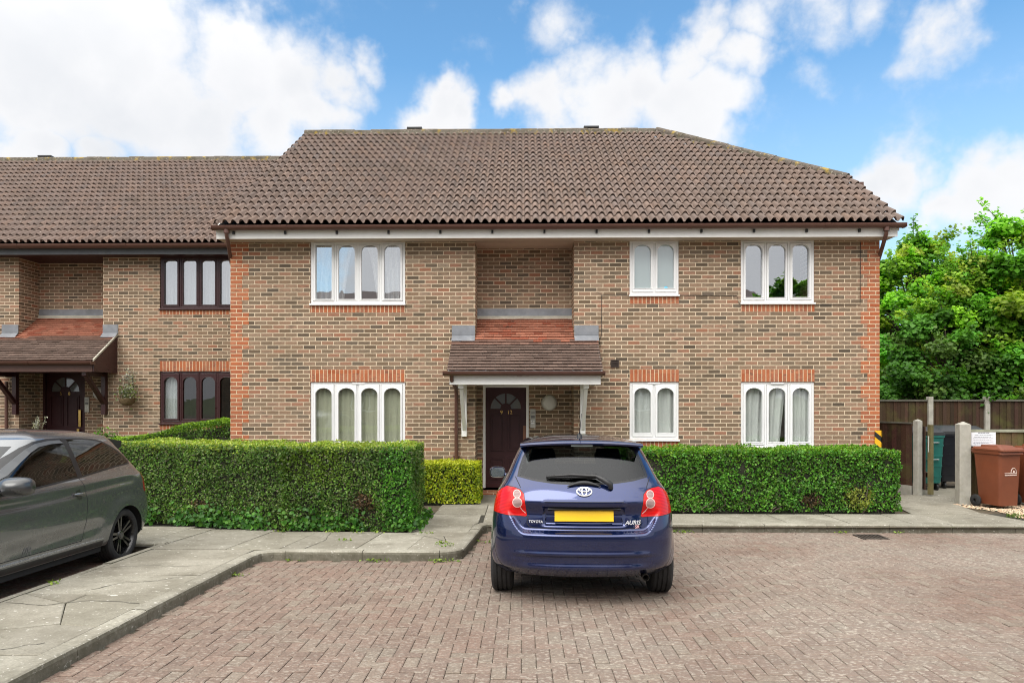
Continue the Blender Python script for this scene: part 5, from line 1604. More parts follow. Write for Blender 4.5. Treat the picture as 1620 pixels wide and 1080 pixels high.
def clipped_hedge(h, segs, z0, ztop, dens, size, side_pal, top_pal, wob=.05, flecks=None, patch=None, depth=.055, base_pal=None, parent_core=True):
    """segs: list of (front start, front end, depth vector); faces in view carry the leaves, round a dark twiggy core"""
    Ps, Ns, Cs, Zs = [], [], [], []
    core = MB()
    for (a, b, dv) in segs:
        a, b, dv = Vector(a), Vector(b), Vector(dv); L = (b - a).length; W = dv.length
        t = (b - a).normalized(); nf = Vector((t.y, -t.x, 0))
        if nf.dot(dv) > 0: nf = -nf
        zt = (lambda s: ztop(a + (b - a) * s)) if callable(ztop) else (lambda s: ztop)
        za = zt(0); zb = zt(1)
        def put_face(n, fn, nrm, pal):
            u = RNG.random((n, 2)); P = np.array([fn(x, y) for x, y in u]); Ps.append(P); Ns.append(np.tile(np.array(nrm), (n, 1))); Cs.append(pick(n, pal)); 
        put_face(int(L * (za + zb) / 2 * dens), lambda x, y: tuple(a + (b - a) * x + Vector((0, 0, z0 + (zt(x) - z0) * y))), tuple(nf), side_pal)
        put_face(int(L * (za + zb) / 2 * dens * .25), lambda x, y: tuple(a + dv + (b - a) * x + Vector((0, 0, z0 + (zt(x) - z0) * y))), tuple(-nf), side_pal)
        put_face(int(L * W * dens), lambda x, y: tuple(a + dv * y + (b - a) * x + Vector((0, 0, zt(x)))), (0, 0, 1), top_pal)  # lighter palette on top: sunlight put into the leaf colour
        for (o, d, s) in ((a, -t, 0), (b, t, 1)):
            put_face(int(W * zt(s) * dens), lambda x, y, o=o, s=s: tuple(o + dv * x + Vector((0, 0, z0 + (zt(s) - z0) * y))), tuple(d), side_pal)
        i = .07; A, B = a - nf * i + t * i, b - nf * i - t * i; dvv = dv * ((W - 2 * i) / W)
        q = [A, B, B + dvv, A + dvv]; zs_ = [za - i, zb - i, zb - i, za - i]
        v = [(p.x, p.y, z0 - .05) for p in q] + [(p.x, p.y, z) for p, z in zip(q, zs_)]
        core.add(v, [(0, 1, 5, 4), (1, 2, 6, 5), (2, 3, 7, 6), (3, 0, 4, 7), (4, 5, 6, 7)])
    P = np.concatenate(Ps); N = np.concatenate(Ns); Cc = np.concatenate(Cs)
    w = lump(P, 2.6) * wob + lump(P, 9, 5) * wob * .6
    P = P + N * (w - np.abs(RNG.normal(0, depth, len(P))) + .01)[:, None]
    nz = lump(P, 1.7, 9)
    top = N[:, 2] > .5
    # side leaves vary in tone in random lumps
    zrel = P[:, 2]
    Cc[~top] *= (1 + .25 * np.clip(lump(P[~top], 4, 3), -1, 1))[:, None]
    if patch is not None:
        for (c, r, pal) in patch:
            d = np.linalg.norm((P - np.array(c)) / np.array(r), axis=1) + RNG.normal(0, .25, len(P)); k = d < 1
            if k.any(): Cc[k] = pick(int(k.sum()), pal)
    if flecks:
        k = RNG.random(len(P)) < flecks[0]; Cc[k] = pick(int(k.sum()), flecks[1])
    s = size * RNG.normal(1, .22, len(P)).clip(.5, 1.7)
    leaf_mesh('foliage', P, N, s, Cc, L_leaf, h)
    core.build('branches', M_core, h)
    return P


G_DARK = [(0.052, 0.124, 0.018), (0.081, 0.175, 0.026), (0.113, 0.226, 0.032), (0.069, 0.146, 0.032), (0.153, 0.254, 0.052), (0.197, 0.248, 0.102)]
G_NEW_SUNLIT = [(0.273, 0.357, 0.042), (0.336, 0.399, 0.063), (0.231, 0.336, 0.037), (0.378, 0.42, 0.116), (0.189, 0.304, 0.037)]  # top leaves: new growth with sunlight put into the colour
G_LUSH = [(0.057, 0.2, 0.018), (0.083, 0.262, 0.028), (0.117, 0.331, 0.033), (0.152, 0.366, 0.044), (0.048, 0.152, 0.022)]
BROWN = [(.12, .075, .04), (.15, .09, .05), (.09, .07, .035)]
hl = thing('hedge', 'long clipped green hedge with pale yellow green top beside the grey car', 'hedge', (-3.6, 10.2, 0))
clipped_hedge(hl, [((-1.52, 9.62, 0), (-3.35, 9.72, 0), (.03, 1.02, 0)), ((-3.30, 9.72, 0), (-6.3, 10.52, 0), (.25, .98, 0))], .02, 1.17, 5200, .030, G_DARK, G_NEW_SUNLIT, flecks=(.05, [(.17, .19, .12), (.20, .20, .13)]),
              patch=[((-2.2, 9.6, .38), (.16, .3, .16), BROWN), ((-4.6, 10.0, .32), (.22, .3, .05), BROWN), ((-2.9, 9.65, .9), (.5, .3, .25), [(.09, .17, .02), (.12, .20, .02)]), ((-1.75, 9.6, .7), (.22, .4, .5), G_LUSH), ((-1.6, 9.6, .3), (.25, .5, .25), G_LUSH)])
hr = thing('hedge', 'lower bushy green hedge under the windows to the right of the blue car', 'hedge', (3.8, 11.8, 0))
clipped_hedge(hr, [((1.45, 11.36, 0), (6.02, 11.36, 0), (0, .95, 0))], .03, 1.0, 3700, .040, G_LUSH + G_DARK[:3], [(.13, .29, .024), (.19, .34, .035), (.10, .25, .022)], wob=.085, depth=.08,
              flecks=(.03, [(.16, .20, .06), (.13, .17, .09)]), patch=[((4.6, 11.35, .20), (.16, .3, .10), BROWN), ((5.35, 11.3, .25), (.22, .3, .18), [(.24, .27, .05), (.2, .25, .04)]), ((1.75, 11.3, .62), (.12, .2, .1), [(.22, .32, .04)])])
mb = MB()
for k in range(26):
    x = RNG.uniform(1.7, 6.0); y = 11.36 + RNG.uniform(0, .12); p = Vector((x, y, .0)); pts = [p]
    for j in range(4): p = p + Vector((RNG.normal(0, .08), RNG.normal(-.01, .03), RNG.uniform(.05, .14))); pts.append(p)
    mb.tube(pts, [.012, .010, .008, .006, .004], 5)
o = mb.build('stems', M_bark, hr); tag(o, kind='stuff')
hb = thing('bush', 'small clipped golden yellow bush between the hedge and the front door', 'bush', (-1.26, 12.5, 0))
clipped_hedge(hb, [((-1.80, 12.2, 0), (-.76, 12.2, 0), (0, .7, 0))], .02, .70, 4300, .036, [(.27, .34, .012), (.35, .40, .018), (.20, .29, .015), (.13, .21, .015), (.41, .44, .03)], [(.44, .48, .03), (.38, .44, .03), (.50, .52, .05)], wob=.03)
hw = thing('hedge', 'sloping bright green hedge under the dark brown window of the left block', 'hedge', (-6.8, 15, .3))
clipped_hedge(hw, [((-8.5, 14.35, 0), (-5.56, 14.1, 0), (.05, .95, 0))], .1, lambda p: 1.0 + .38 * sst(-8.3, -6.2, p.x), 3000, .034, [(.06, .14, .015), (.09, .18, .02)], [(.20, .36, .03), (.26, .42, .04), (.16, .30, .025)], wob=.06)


def shrub(name, label, cat, c, r, n, size, pal, h=None, group=None, droop=0.3, stems=6):
    t = thing(name, label, cat, (c[0], c[1], c[2]), group=group)
    u = RNG.normal(0, 1, (n, 3)); u /= np.linalg.norm(u, axis=1, keepdims=True); u[:, 2] = np.abs(u[:, 2])
    rad = RNG.random(n) ** .35; P = u * rad[:, None] * np.array(r) + np.array(c)
    P += (lump(P, 4)[:, None] * .25) * u * np.array(r)
    leaf_mesh('foliage', P, u + np.array([0, 0, .6]), size * RNG.normal(1, .25, n).clip(.4, 1.8), pick(n, pal), L_leaf, t, droop=droop)
    mb = MB()
    for k in range(stems):
        e = Vector((c[0] + RNG.normal(0, r[0] * .5), c[1] + RNG.normal(0, r[1] * .5), c[2] + r[2] * RNG.uniform(.6, .95)))
        mb.tube([Vector(c) - Vector((0, 0, .05)), (Vector(c) + e) / 2 + Vector((0, 0, .05)), e], [.012, .008, .003], 5)
    mb.build('stems', M_bark, t)
    return t


shrub('plant', 'low leafy green plant against the left block by the hanging basket', 'plant', (-9.0, 15.1, .36), (.55, .3, .82), 900, .06, [(.09, .22, .03), (.12, .27, .03), (.07, .17, .03)])
shrub('plant', 'small pale green plant at the foot of the left porch wall', 'plant', (-9.95, 15.5, .36), (.45, .25, .70), 600, .055, [(.16, .28, .04), (.2, .32, .05)])
shrub('plant', 'dark green plant at the left edge in front of the porch', 'plant', (-11.9, 15.0, .36), (.5, .3, .95), 800, .06, [(.05, .14, .02), (.07, .18, .03)])


def tufts(name, label, cat, pts, pal, size, per=28, spread=.05, h=.05, kind='stuff'):
    Ps = []
    for (x, y, z) in pts: Ps.append(np.array([x, y, z]) + np.column_stack([RNG.normal(0, spread, per), RNG.normal(0, spread * .6, per), RNG.random(per) * h]))
    P = np.concatenate(Ps); N = np.tile([0, 0, 1.], (len(P), 1))
    o = leaf_mesh(name, P, N, size * RNG.normal(1, .3, len(P)).clip(.4, 1.8), pick(len(P), pal), L_leaf, None, droop=-1.2)
    return tag(o, label, cat, kind=kind)


iv = []
for k in range(1700):
    x = RNG.uniform(-6.2, -1.5); y = (9.72 if x > -3.35 else 9.72 + (-3.35 - x) * .267) - RNG.uniform(-.02, .13)
    if x > -1.9: y -= RNG.uniform(0, .05)
    if noise.noise(Vector((x * 2.2, 3, 0))) + .45 < RNG.random() * .5: continue
    iv.append((x, y, zp(y) + .02 + abs(RNG.normal(0, .13 + .05 * noise.noise(Vector((x * 3, 0, 0)))))))
for k in range(220):
    y = RNG.uniform(9.6, 10.9); iv.append((-1.48 + RNG.normal(0, .05), y, zp(y) + .02 + abs(RNG.normal(0, .07))))
P = np.array(iv); N = np.column_stack([RNG.normal(0, .3, len(P)), -np.ones(len(P)), RNG.random(len(P)) * .8])
tag(leaf_mesh('ivy', P, N, .046 * RNG.normal(1, .3, len(P)).clip(.4, 1.7), pick(len(P), [(.03, .11, .014), (.04, .135, .018), (.055, .17, .02), (.09, .22, .03)]), L_leaf, None, aspect=.95, tilt=.5), 'ivy creeping along the foot of the long clipped hedge', 'ivy', kind='stuff')
wp = [(x, y, zz(y) + .005) for x, y, zz in ((-1.75, 8.165, zr), (-1.62, 8.165, zr), (-.95, 8.155, zr), (-1.05, 8.16, zr), (-.82, 8.17, zr), (-2.25, 8.95, zp), (-2.2, 9.5, zp), (-1.95, 9.55, zp), (-1.3, 9.5, zp), (-1.0, 8.75, zp), (-.92, 8.6, zp), (-2.6, 9.6, zp), (-3.3, 9.6, zp),
      (2.2, 10.28, zr), (2.4, 10.27, zr), (1.7, 10.28, zr), (4.6, 10.28, zr), (5.4, 10.28, zr), (-2.7, 8.16, zr), (-3.0, 7.4, zr), (-4.42, 6.6, zp), (-4.4, 5.2, zp), (-.5, 9.4, zr))]
tufts('weeds', 'small green weeds growing along the kerb joints', 'weeds', wp, [(.17, .27, .04), (.22, .30, .05), (.12, .2, .03)], .030, 16, .05, .025)

# grass and gravel by the bins
gp = []
for k in range(2600):
    x, y = RNG.uniform(7.45, 10.5), RNG.uniform(10.5, 11.35)
    if y < 10.5 + max(0, (8.2 - x)) * .9: continue
    if noise.noise(Vector((x * 2.5, y * 2.5, 0))) > -.12: gp.append((x, y, -.02))
gp = np.array(gp); N = np.column_stack([RNG.normal(0, 1, len(gp)), RNG.normal(0, 1, len(gp)), np.zeros(len(gp))])
tag(leaf_mesh('grass', gp + [0, 0, .025], N, .075 * RNG.normal(1, .3, len(gp)).clip(.3, 1.6), pick(len(gp), [(.12, .2, .04), (.16, .24, .05), (.2, .23, .08), (.09, .16, .03)]), L_leaf, None, aspect=.12, tilt=.3, droop=-2.5, fold=.05), 'patchy grass verge at the kerb by the brown bins', 'grass', kind='stuff')
mb = MB()
for k in range(4200):
    x, y = RNG.uniform(7.25, 10.5), RNG.uniform(11.0, 12.5)
    if x < 7.55 + .35 * math.sin(y * 5) * .3 + max(0, (11.9 - y)) * .25: continue
    r = RNG.uniform(.012, .028); M = Matrix.Translation((x, y, -.018 + r * .35)) @ Matrix.Rotation(RNG.uniform(0, 6), 4, 'Z') @ Matrix.Diagonal((r, r * RNG.uniform(.6, 1), r * .6, 1))
    c = [(.55, .42, .28), (.48, .36, .25), (.62, .52, .38), (.42, .33, .24), (.58, .40, .26)][int(RNG.integers(0, 5))]
    v = [M @ Vector(p) for p in ((1, 0, 0), (.3, .9, .1), (-.8, .6, 0), (-.7, -.7, .1), (.5, -.8, 0), (.1, .1, .9))]
    mb.add(v, [(0, 1, 5), (1, 2, 5), (2, 3, 5), (3, 4, 5), (4, 0, 5)], 0, c)
tag(mb.build('gravel', attr_mat('gravel_stones', .9, .2, 60, .3), None), 'pale brown gravel spread under the brown bins', 'gravel', kind='stuff')


# trees over the boundary fence
def tree(label, x, y, h, rx, ry, zlow, n, size, pal, nclump, seed, cat='tree'):
    rg = np.random.default_rng(seed)
    t = thing('tree', label, cat, (x, y, 0), group='trees behind the boundary fence' if y > 0 else None)
    mb = MB(); ht = h * .55
    mb.tube([(x, y, -.3), (x + rg.normal(0, .08), y, ht * .4), (x + rg.normal(0, .15), y + rg.normal(0, .1), ht), (x + rg.normal(0, .2), y, h * .85)], [.17, .14, .10, .03], 10)
    mb.build('trunk', M_bark, t, smooth=60)
    Ps, Ns, Cs, Ss = [], [], [], []
    mbb = MB()
    for k in range(nclump):
        th = rg.uniform(0, 2 * math.pi); zz = rg.uniform(0, 1) ** .85
        prof = math.sin(math.pi * min(1, .18 + .82 * zz)) ** .5 if zz < .98 else .35
        rr = rg.uniform(.45, 1.0) ** .5 * prof
        c = np.array([x + rx * rr * math.cos(th), y + ry * rr * math.sin(th), zlow + (h - zlow) * zz])
        cr = rg.uniform(.45, .85) * (1 - .35 * zz); m = int(n / nclump * rg.uniform(.6, 1.4))
        u = rg.normal(0, 1, (m, 3)); u /= np.linalg.norm(u, axis=1, keepdims=True)
        P = c + u * (rg.random(m) ** .45)[:, None] * np.array([cr, cr, cr * .62])
        Ps.append(P); Ns.append(u * .5 + np.array([.25 * math.cos(th), -.35, 1.0])); base = np.array(pal[int(rg.integers(0, len(pal)))]) * rg.uniform(.75, 1.3)
        Cs.append(base * rg.normal(1, .16, (m, 1)).clip(.5, 1.5)); Ss.append(size * rg.normal(1, .28, m).clip(.4, 1.7))
        mbb.tube([(x, y, zlow + (h * .8 - zlow) * zz * .7), tuple((np.array([x, y, zlow + (h * .8 - zlow) * zz * .8]) + c) / 2 + np.array([0, 0, .1])), tuple(c)], [.045, .028, .008], 5)
        if zz > .7 or rg.random() < .3:      # loose sprays reaching out past the crown
            d = (c - np.array([x, y, c[2] - .5])); d /= np.linalg.norm(d) + 1e-6; L = rg.uniform(.3, .9); q = 46
            tt = rg.random(q); Pq = c + d * (cr * .6 + tt * L)[:, None] + rg.normal(0, .07, (q, 3)); Ps.append(Pq); Ns.append(np.tile([0, -.3, 1.], (q, 1))); Cs.append(base * rg.normal(1.05, .15, (q, 1)).clip(.5, 1.5)); Ss.append(size * .85 * rg.normal(1, .25, q).clip(.4, 1.6))
            mbb.tube([tuple(c), tuple(c + d * (cr * .6 + L))], [.014, .004], 4)
    leaf_mesh('crown', np.concatenate(Ps), np.concatenate(Ns), np.concatenate(Ss), np.concatenate(Cs), L_tree, t, aspect=.85, tilt=.5, droop=.5)
    mbb.build('branches', M_bark, t)
    return t


T_A = [(0.125, 0.338, 0.022), (0.188, 0.425, 0.03), (0.25, 0.475, 0.037), (0.1, 0.275, 0.022), (0.125, 0.35, 0.05)]
T_B = [(0.288, 0.42, 0.042), (0.348, 0.444, 0.072), (0.216, 0.36, 0.036), (0.144, 0.3, 0.036)]
T_D = [(0.052, 0.15, 0.018), (0.072, 0.195, 0.023), (0.091, 0.234, 0.031), (0.117, 0.208, 0.046)]
tree('green tree rising nearest the house corner behind the fence', 13.0, 23.8, 6.9, 2.1, 2.0, .8, 40000, .125, T_A + T_B[:2], 100, 1)
tree('lighter olive green tree between the two broad leaved trees', 13.9, 22.0, 6.0, 2.1, 1.5, .6, 36000, .10, T_B + T_A, 100, 2)
tree('tallest broad leaved green tree above the fence and bin store', 15.1, 21.8, 7.15, 2.0, 1.7, 1.0, 44000, .135, T_A + T_B[:1], 104, 3)
tree('broad leaved tree at the right edge overhanging the fence', 16.9, 22.2, 7.1, 2.1, 1.8, 1.0, 36000, .135, T_A + T_B[1:], 90, 4)
tree('dark shrubby tree low behind the fence next to the house', 12.6, 21.2, 4.4, 1.8, 1.2, .3, 15000, .11, T_D, 60, 5)
tree('dark green low tree over the middle fence post', 15.0, 20.9, 3.9, 1.9, .9, .3, 15000, .13, T_D + T_A[:1], 60, 6)
tree('dark green low tree at the right end of the boundary fence', 17.6, 20.9, 4.4, 1.9, 1.0, .6, 9000, .14, T_D, 40, 7)
tree('tall tree across the yard behind the camera', 14.2, -12.0, 8.0, 2.1, 2.0, 2.2, 9000, .2, T_D, 50, 8)
bk = np.column_stack([RNG.uniform(9, 30, 16000), RNG.uniform(25.5, 29, 16000), RNG.random(16000) ** .8 * 6.2])
tag(leaf_mesh('undergrowth', bk, np.tile([0, -.6, .8], (len(bk), 1)), .24 * RNG.normal(1, .3, len(bk)).clip(.4, 1.7), pick(len(bk), T_D), L_tree, None, aspect=.8), 'dark woodland mass far behind the fence and trees', 'undergrowth', kind='stuff')

# ------------------------------------------------------------------ fences, bins and small things
def wood_extra(T, P, c):
    g = T.noise(T.vm('MULTIPLY', P, (60, 60, 2.5)), 1, 4)
    c = T.mix(T.mr(g, .3, .7, 0, .5), c, T.mix(.55, c, (.02, .015, .01)))
    z = T.sep(P)[2]
    return T.mix(T.m('MULTIPLY', T.mr(T.noise(P, 2.2, 5, .65), .5, .72), .55), c, (.10, .105, .03))


M_wood = attr_mat('fence_boards', .9, .15, 40, .25, bump=.3, bscale=60, extra=wood_extra)
M_conc = simple('concrete_post', (.36, .345, .30), .9, var=.15, scale=8, bump=.4, bscale=90, dirt=.45, dirtcol=(.20, .20, .13))


def boards(parent, a, b, z0, z1, w, tone, th=.018, name='board_panel'):
    """feather-edge boards, each overlapping the next"""
    a, b = Vector((*a, 0)), Vector((*b, 0)); t = (b - a).normalized(); n = Vector((t.y, -t.x, 0)); L = (b - a).length; mb = MB(); s = 0; k = 0
    while s < L - .01:
        e = min(s + w, L); o = .006 * (k % 2) + RNG.uniform(0, .002); f = RNG.normal(1, .16); zt = z1 + RNG.uniform(-.006, .004)
        p, q = a + t * (s + .001), a + t * (e + .012 if e < L else e)
        v = []
        for pt, off in ((p, o + th), (q, o + th * .5)):
            for z in (z0, zt): v += [pt + n * off + Vector((0, 0, z)), pt + n * (off - .015) + Vector((0, 0, z))]
        c = tuple(max(0, x * f * RNG.normal(1, .05)) for x in tone)
        mb.add(v, [(0, 4, 6, 2), (1, 3, 7, 5), (0, 2, 3, 1), (4, 5, 7, 6), (2, 6, 7, 3), (0, 1, 5, 4)], 0, c); s += w; k += 1
    return mb.build(name, M_wood, parent)


def post(parent, x, y, z0, z1, w, mat, rot=0, point=True, d=None, name='post'):
    d = d or w; M = Matrix.Translation((x, y, 0)) @ Matrix.Rotation(rot, 4, 'Z'); mb = MB()
    mb.box(-w / 2, w / 2, -d / 2, d / 2, z0, z1, M=M)
    if point:
        v = [M @ Vector(p) for p in ((-w / 2, -d / 2, z1), (w / 2, -d / 2, z1), (w / 2, d / 2, z1), (-w / 2, d / 2, z1), (0, -d * .1, z1 + w * .28), (0, d * .1, z1 + w * .28))]
        mb.add(v, [(0, 1, 4), (1, 2, 5, 4), (2, 3, 5), (3, 0, 4, 5)])
    return mb.build(name, mat, parent, bevel=.008)


bf = thing('fence', 'tall dark wooden boundary fence with concrete posts beneath the trees', 'fence', (14, 19.5, 0))
xs = [11.08 + 1.53 * k for k in range(-2, 9)]
for x0, x1 in zip(xs[:-1], xs[1:]):
    boards(bf, (x0 + .06, 19.5), (x1 - .06, 19.5), -.1, 1.74, .10, (.060, .037, .023))
    mb = MB(); mb.box(x0 + .06, x1 - .06, 19.44, 19.53, 1.74, 1.785); mb.build('capping', M_wood if False else simple('weathered_capping', (.10, .095, .075), .9, var=.2) if 'weathered_capping' not in bpy.data.materials else bpy.data.materials['weathered_capping'], bf)
for x in xs: post(bf, x, 19.47, -.2, 1.86, .13, M_conc, 0, False)
sf = thing('fence', 'dark brown boarded fence panel running from the house to the gate post', 'fence', (7.0, 14.4, 0))
boards(sf, (6.50, 15.55), (7.44, 13.66), .16, 1.34, .10, (.062, .030, .021))
mb = MB(); M = Matrix.Translation((6.5, 15.55, 0)) @ Matrix.Rotation(math.atan2(-1.89, .94), 4, 'Z'); mb.box(0, 2.11, -.04, .02, 1.34, 1.365, M=M); mb.build('capping', bpy.data.materials['weathered_capping'], sf)
mb = MB(); mb.box(0, 2.11, -.03, .015, -.15, .16, M=M); mb.build('gravel_board', M_conc, sf)
tag(post(None, 7.50, 13.58, -.2, 1.40, .115, M_conc, R(20), True, name='gate_post'), 'slim concrete gate post at the end of the dark brown fence', 'gate post')
gt = thing('gate', 'narrow wooden gate standing open with mossy edge beside the slim gate post', 'gate', (7.62, 13.6, 0))
boards(gt, (7.585, 13.50), (7.84, 14.30), .10, 1.30, .10, (.085, .045, .035))
mb = MB(); M = Matrix.Translation((7.72, 13.60, 0)) @ Matrix.Rotation(R(72), 4, 'Z')
for z in (.3, 1.1): mb.box(0, .74, -.06, -.02, z, z + .09, M=M)
mb.build('rail', simple('gate_rail', (.10, .075, .045), .9, var=.3), gt)
mb = MB(); mb.box(-.035, .035, -.035, .035, 0.02, 1.33, M=Matrix.Translation((7.675, 13.46, 0)) @ Matrix.Rotation(R(20), 4, 'Z')); mb.build('stile', simple('mossy_timber', (.13, .11, .045), .9, var=.35, scale=5), gt)
mb = MB(); mb.box(-.012, .012, -.045, -.04, .82, 1.12, M=Matrix.Translation((7.60, 13.46, 0)) @ Matrix.Rotation(R(20), 4, 'Z')); mb.build('latch_plate', M_steel, gt)
tag(post(None, 7.665, 12.46, -.2, 1.375, .185, M_conc, R(-8), True, name='gate_post'), 'thick pale concrete gate post beside the white notice', 'gate post')
rf = thing('fence', 'low mossy wooden fence behind the brown bins carrying the white notice', 'fence', (9.8, 12.5, 0))
boards(rf, (7.78, 12.50), (12.5, 12.50), .02, 1.24, .105, (.12, .078, .045))
mb = MB(); mb.box(7.76, 12.5, 12.45, 12.53, 1.242, 1.285); mb.build('capping', simple('green_capping', (.26, .27, .20), .8, var=.25), rf)
for x in (9.6, 11.4): post(rf, x, 12.56, -.1, 1.3, .1, M_conc, 0, False)
nb = thing('notice', 'white printed notice fixed to the low fence above the brown bin', 'sign', (8.02, 12.45, 1.14))
mb = MB(); mb.box(7.805, 8.225, 12.452, 12.462, 1.0, 1.268); mb.build('notice_board', simple('laminated_paper', (.76, .78, .82), .35, var=.02), nb)
mb = MB(); z = 1.222
for k, (a, b) in enumerate(((.27, .73), (.14, .86), (.12, .8), (.08, .9), (.08, .86), (.1, .9), (.08, .7), (.12, .45))):
    x = 7.805 + .42 * a; e = 7.805 + .42 * b
    while x < e:
        l = RNG.uniform(.012, .04); mb.box(x, min(x + l, e), 12.4505, 12.4515, z, z + (.014 if k == 0 else .007)); x += l + .007
    z -= .034 if k in (0, 1, 4) else .024
o = mb.build('printed_lines', simple('grey_print', (.20, .21, .25), .6), nb); tag(o, kind='stuff')


def striped(name):
    m, T, b = new_mat(name); P = T.sep(T.n('ShaderNodeTexCoord').outputs['Object'])
    s = T.m('FRACT', T.m('DIVIDE', T.m('ADD', P[2], T.m('MULTIPLY', P[0], .8)), .215))
    T.put(b.inputs['Base Color'], T.mix(T.m('GREATER_THAN', s, .46), (.012, .012, .012), (.75, .40, .01))); b.inputs['Roughness'].default_value = .45
    return m


wm_ = MB(); wm_.box(6.385, 6.505, YF - .035, YF - .012, .45, 1.245); wm_.box(6.485, 6.51, YF - .035, YF + .12, .45, 1.245)
tag(wm_.build('warning_marker', striped('hazard_stripes'), None, bevel=.003), 'black and yellow striped warning marker on the house corner', 'marker')


def rbox(mb, w0, d0, w1, d1, z0, z1, yo=0.0, r=.05, m=0):
    """tapered box with rounded upright edges"""
    def ring(w, d, z, y):
        o = []
        for (sx, sy, a0) in ((1, -1, -90), (1, 1, 0), (-1, 1, 90), (-1, -1, 180)):
            for k in range(5):
                a = R(a0 + 90 * k / 4); o.append(Vector((sx * (w / 2 - r) + r * math.cos(a), y + sy * (d / 2 - r) + r * math.sin(a), z)))
        return o
    v = ring(w0, d0, z0, 0) + ring(w1, d1, z1, yo); n = 20
    mb.add(v, [(k, (k + 1) % n, n + (k + 1) % n, n + k) for k in range(n)] + [tuple(range(n))[::-1], tuple(range(n, 2 * n))], m)


M_bin = simple('brown_bin_plastic', (.165, .044, .016), .55, var=.12, dirt=.3, dirtcol=(.12, .045, .022), scale=3)


def wheelie(label, x, y, z, rot, logo, group):
    """front faces local -y"""
    t = thing('wheelie_bin', label, 'bin', (x, y, z), (0, 0, rot), group, local=True)
    mb = MB(); rbox(mb, .39, .42, .46, .52, .05, .93, .02); rbox(mb, .49, .56, .50, .57, .905, .955, .02, .05)
    put(mb, 'bin_body', M_bin, t, smooth=35)
    mb = MB(); rbox(mb, .51, .60, .52, .61, .957, .985, .01, .05); rbox(mb, .50, .59, .46, .54, .985, 1.015, .01, .05); rbox(mb, .34, .40, .31, .36, 1.015, 1.045, .03, .05)
    put(mb, 'lid', M_bin, t, smooth=35)
    mb = MB(); mb.tube([(-.19, .36, .93), (.19, .36, .93)], .016, 10)
    for s in (-.19, .0, .19): mb.tube([(s, .28, .90), (s, .36, .93)], .016, 8)
    put(mb, 'handle', M_bin, t, smooth=50)
    mb = MB(); mb.tube([(-.25, .19, .10), (.25, .19, .10)], .012, 8); put(mb, 'axle', M_black, t)
    for s in (-1, 1):
        mb = MB(); mb.lathe([(.03, .0), (.085, .0), (.10, .012), (.10, .038), (.085, .05), (.03, .05), (.03, 0)], 24, Matrix.Translation((s * .235 - (.05 if s < 0 else 0), .19, .10)) @ Matrix.Rotation(R(90), 4, 'Y')); put(mb, 'wheel', M_rubber, t, smooth=40)
    if logo:
        # arched emblem over a line and a strip of small print, moulded in pale ink on the front
        tl = -.055 / .88; yf_ = lambda zz: -.21 - .03 * (zz - .05) / .88 - .004
        mb = MB(); c = (.06, .60); mt = simple('pale_print', (.62, .50, .44), .5)
        pts = [(c[0] + .055 * math.cos(math.pi * k / 16), yf_(c[1]), c[1] + .078 * math.sin(math.pi * k / 16)) for k in range(17)]
        mb.tube(pts, .006, 6)
        mb.lathe([(0, .004), (.02, .004), (.02, 0)], 12, Matrix.Translation((c[0], yf_(.62), .62)) @ Matrix.Rotation(R(90), 4, 'X'))
        mb.box(-.125, .125, yf_(.59) - .003, yf_(.59) + .004, .588, .598)
        put(mb, 'emblem', mt, t)
        xq = -.12; mb = MB()
        while xq < .12:
            l = RNG.uniform(.008, .02); mb.box(xq, xq + l, yf_(.56) - .003, yf_(.56) + .004, .553, .572); xq += l + .005
        tag(put(mb, 'small_print', mt, t), kind='stuff')
    return t


wheelie('brown wheelie bin with pale emblem standing nearest on the gravel', 8.03, 12.10, -.005, R(15), True, 'brown wheelie bins on the gravel')
wheelie('brown wheelie bin cut off by the right edge of the photograph', 8.78, 12.18, -.005, R(8), False, 'brown wheelie bins on the gravel')


def container(label, x, y, z, w, d, h, bodymat, lidmat, rot):
    t = thing('waste_container', label, 'bin', (x, y, z), (0, 0, rot), None, local=True)
    mb = MB(); rbox(mb, w * .88, d * .85, w * .97, d * .97, .16, h - .16, 0, .05)
    for k in range(4): rbox(mb, w * (.91 + .02 * k), d * (.88 + .025 * k), w * (.91 + .02 * k), d * (.88 + .025 * k), .28 + k * (h - .45) / 4, .31 + k * (h - .45) / 4, 0, .05)
    rbox(mb, w, d, w, d, h - .20, h - .155, 0, .05)
    put(mb, 'bin_body', bodymat, t, smooth=35)
    mb = MB(); rbox(mb, w * 1.01, d * 1.02, w * 1.0, d, h - .155, h - .10, 0, .05); rbox(mb, w * .98, d * .98, w * .72, d * .6, h - .10, h, 0, .05); put(mb, 'lid', lidmat, t, smooth=35)
    mb = MB()
    for zz in (h - .30, h * .5): mb.tube([(w * .10, -d * .5 - .015, zz), (w * .34, -d * .5 - .015, zz)], .010, 8); mb.box(w * .1, w * .12, -d * .5 - .015, -d * .4, zz - .01, zz + .01); mb.box(w * .32, w * .34, -d * .5 - .015, -d * .4, zz - .01, zz + .01)
    put(mb, 'handle', simple('galvanised', (.35, .37, .37), .4, metal=.7) if 'galvanised' not in bpy.data.materials else bpy.data.materials['galvanised'], t)
    for sx in (-1, 1):
        for sy in (-1, 1):
            mb = MB(); mb.lathe([(.02, 0), (.06, 0), (.075, .01), (.075, .035), (.06, .045), (.02, .045)], 18, Matrix.Translation((sx * w * .36 - .02, sy * d * .34, .075)) @ Matrix.Rotation(R(90), 4, 'Y')); mb.box(sx * w * .36 - .04, sx * w * .36 + .045, sy * d * .34 - .02, sy * d * .34 + .02, .10, .18)
            put(mb, 'castor', M_black, t, smooth=40)
    return t


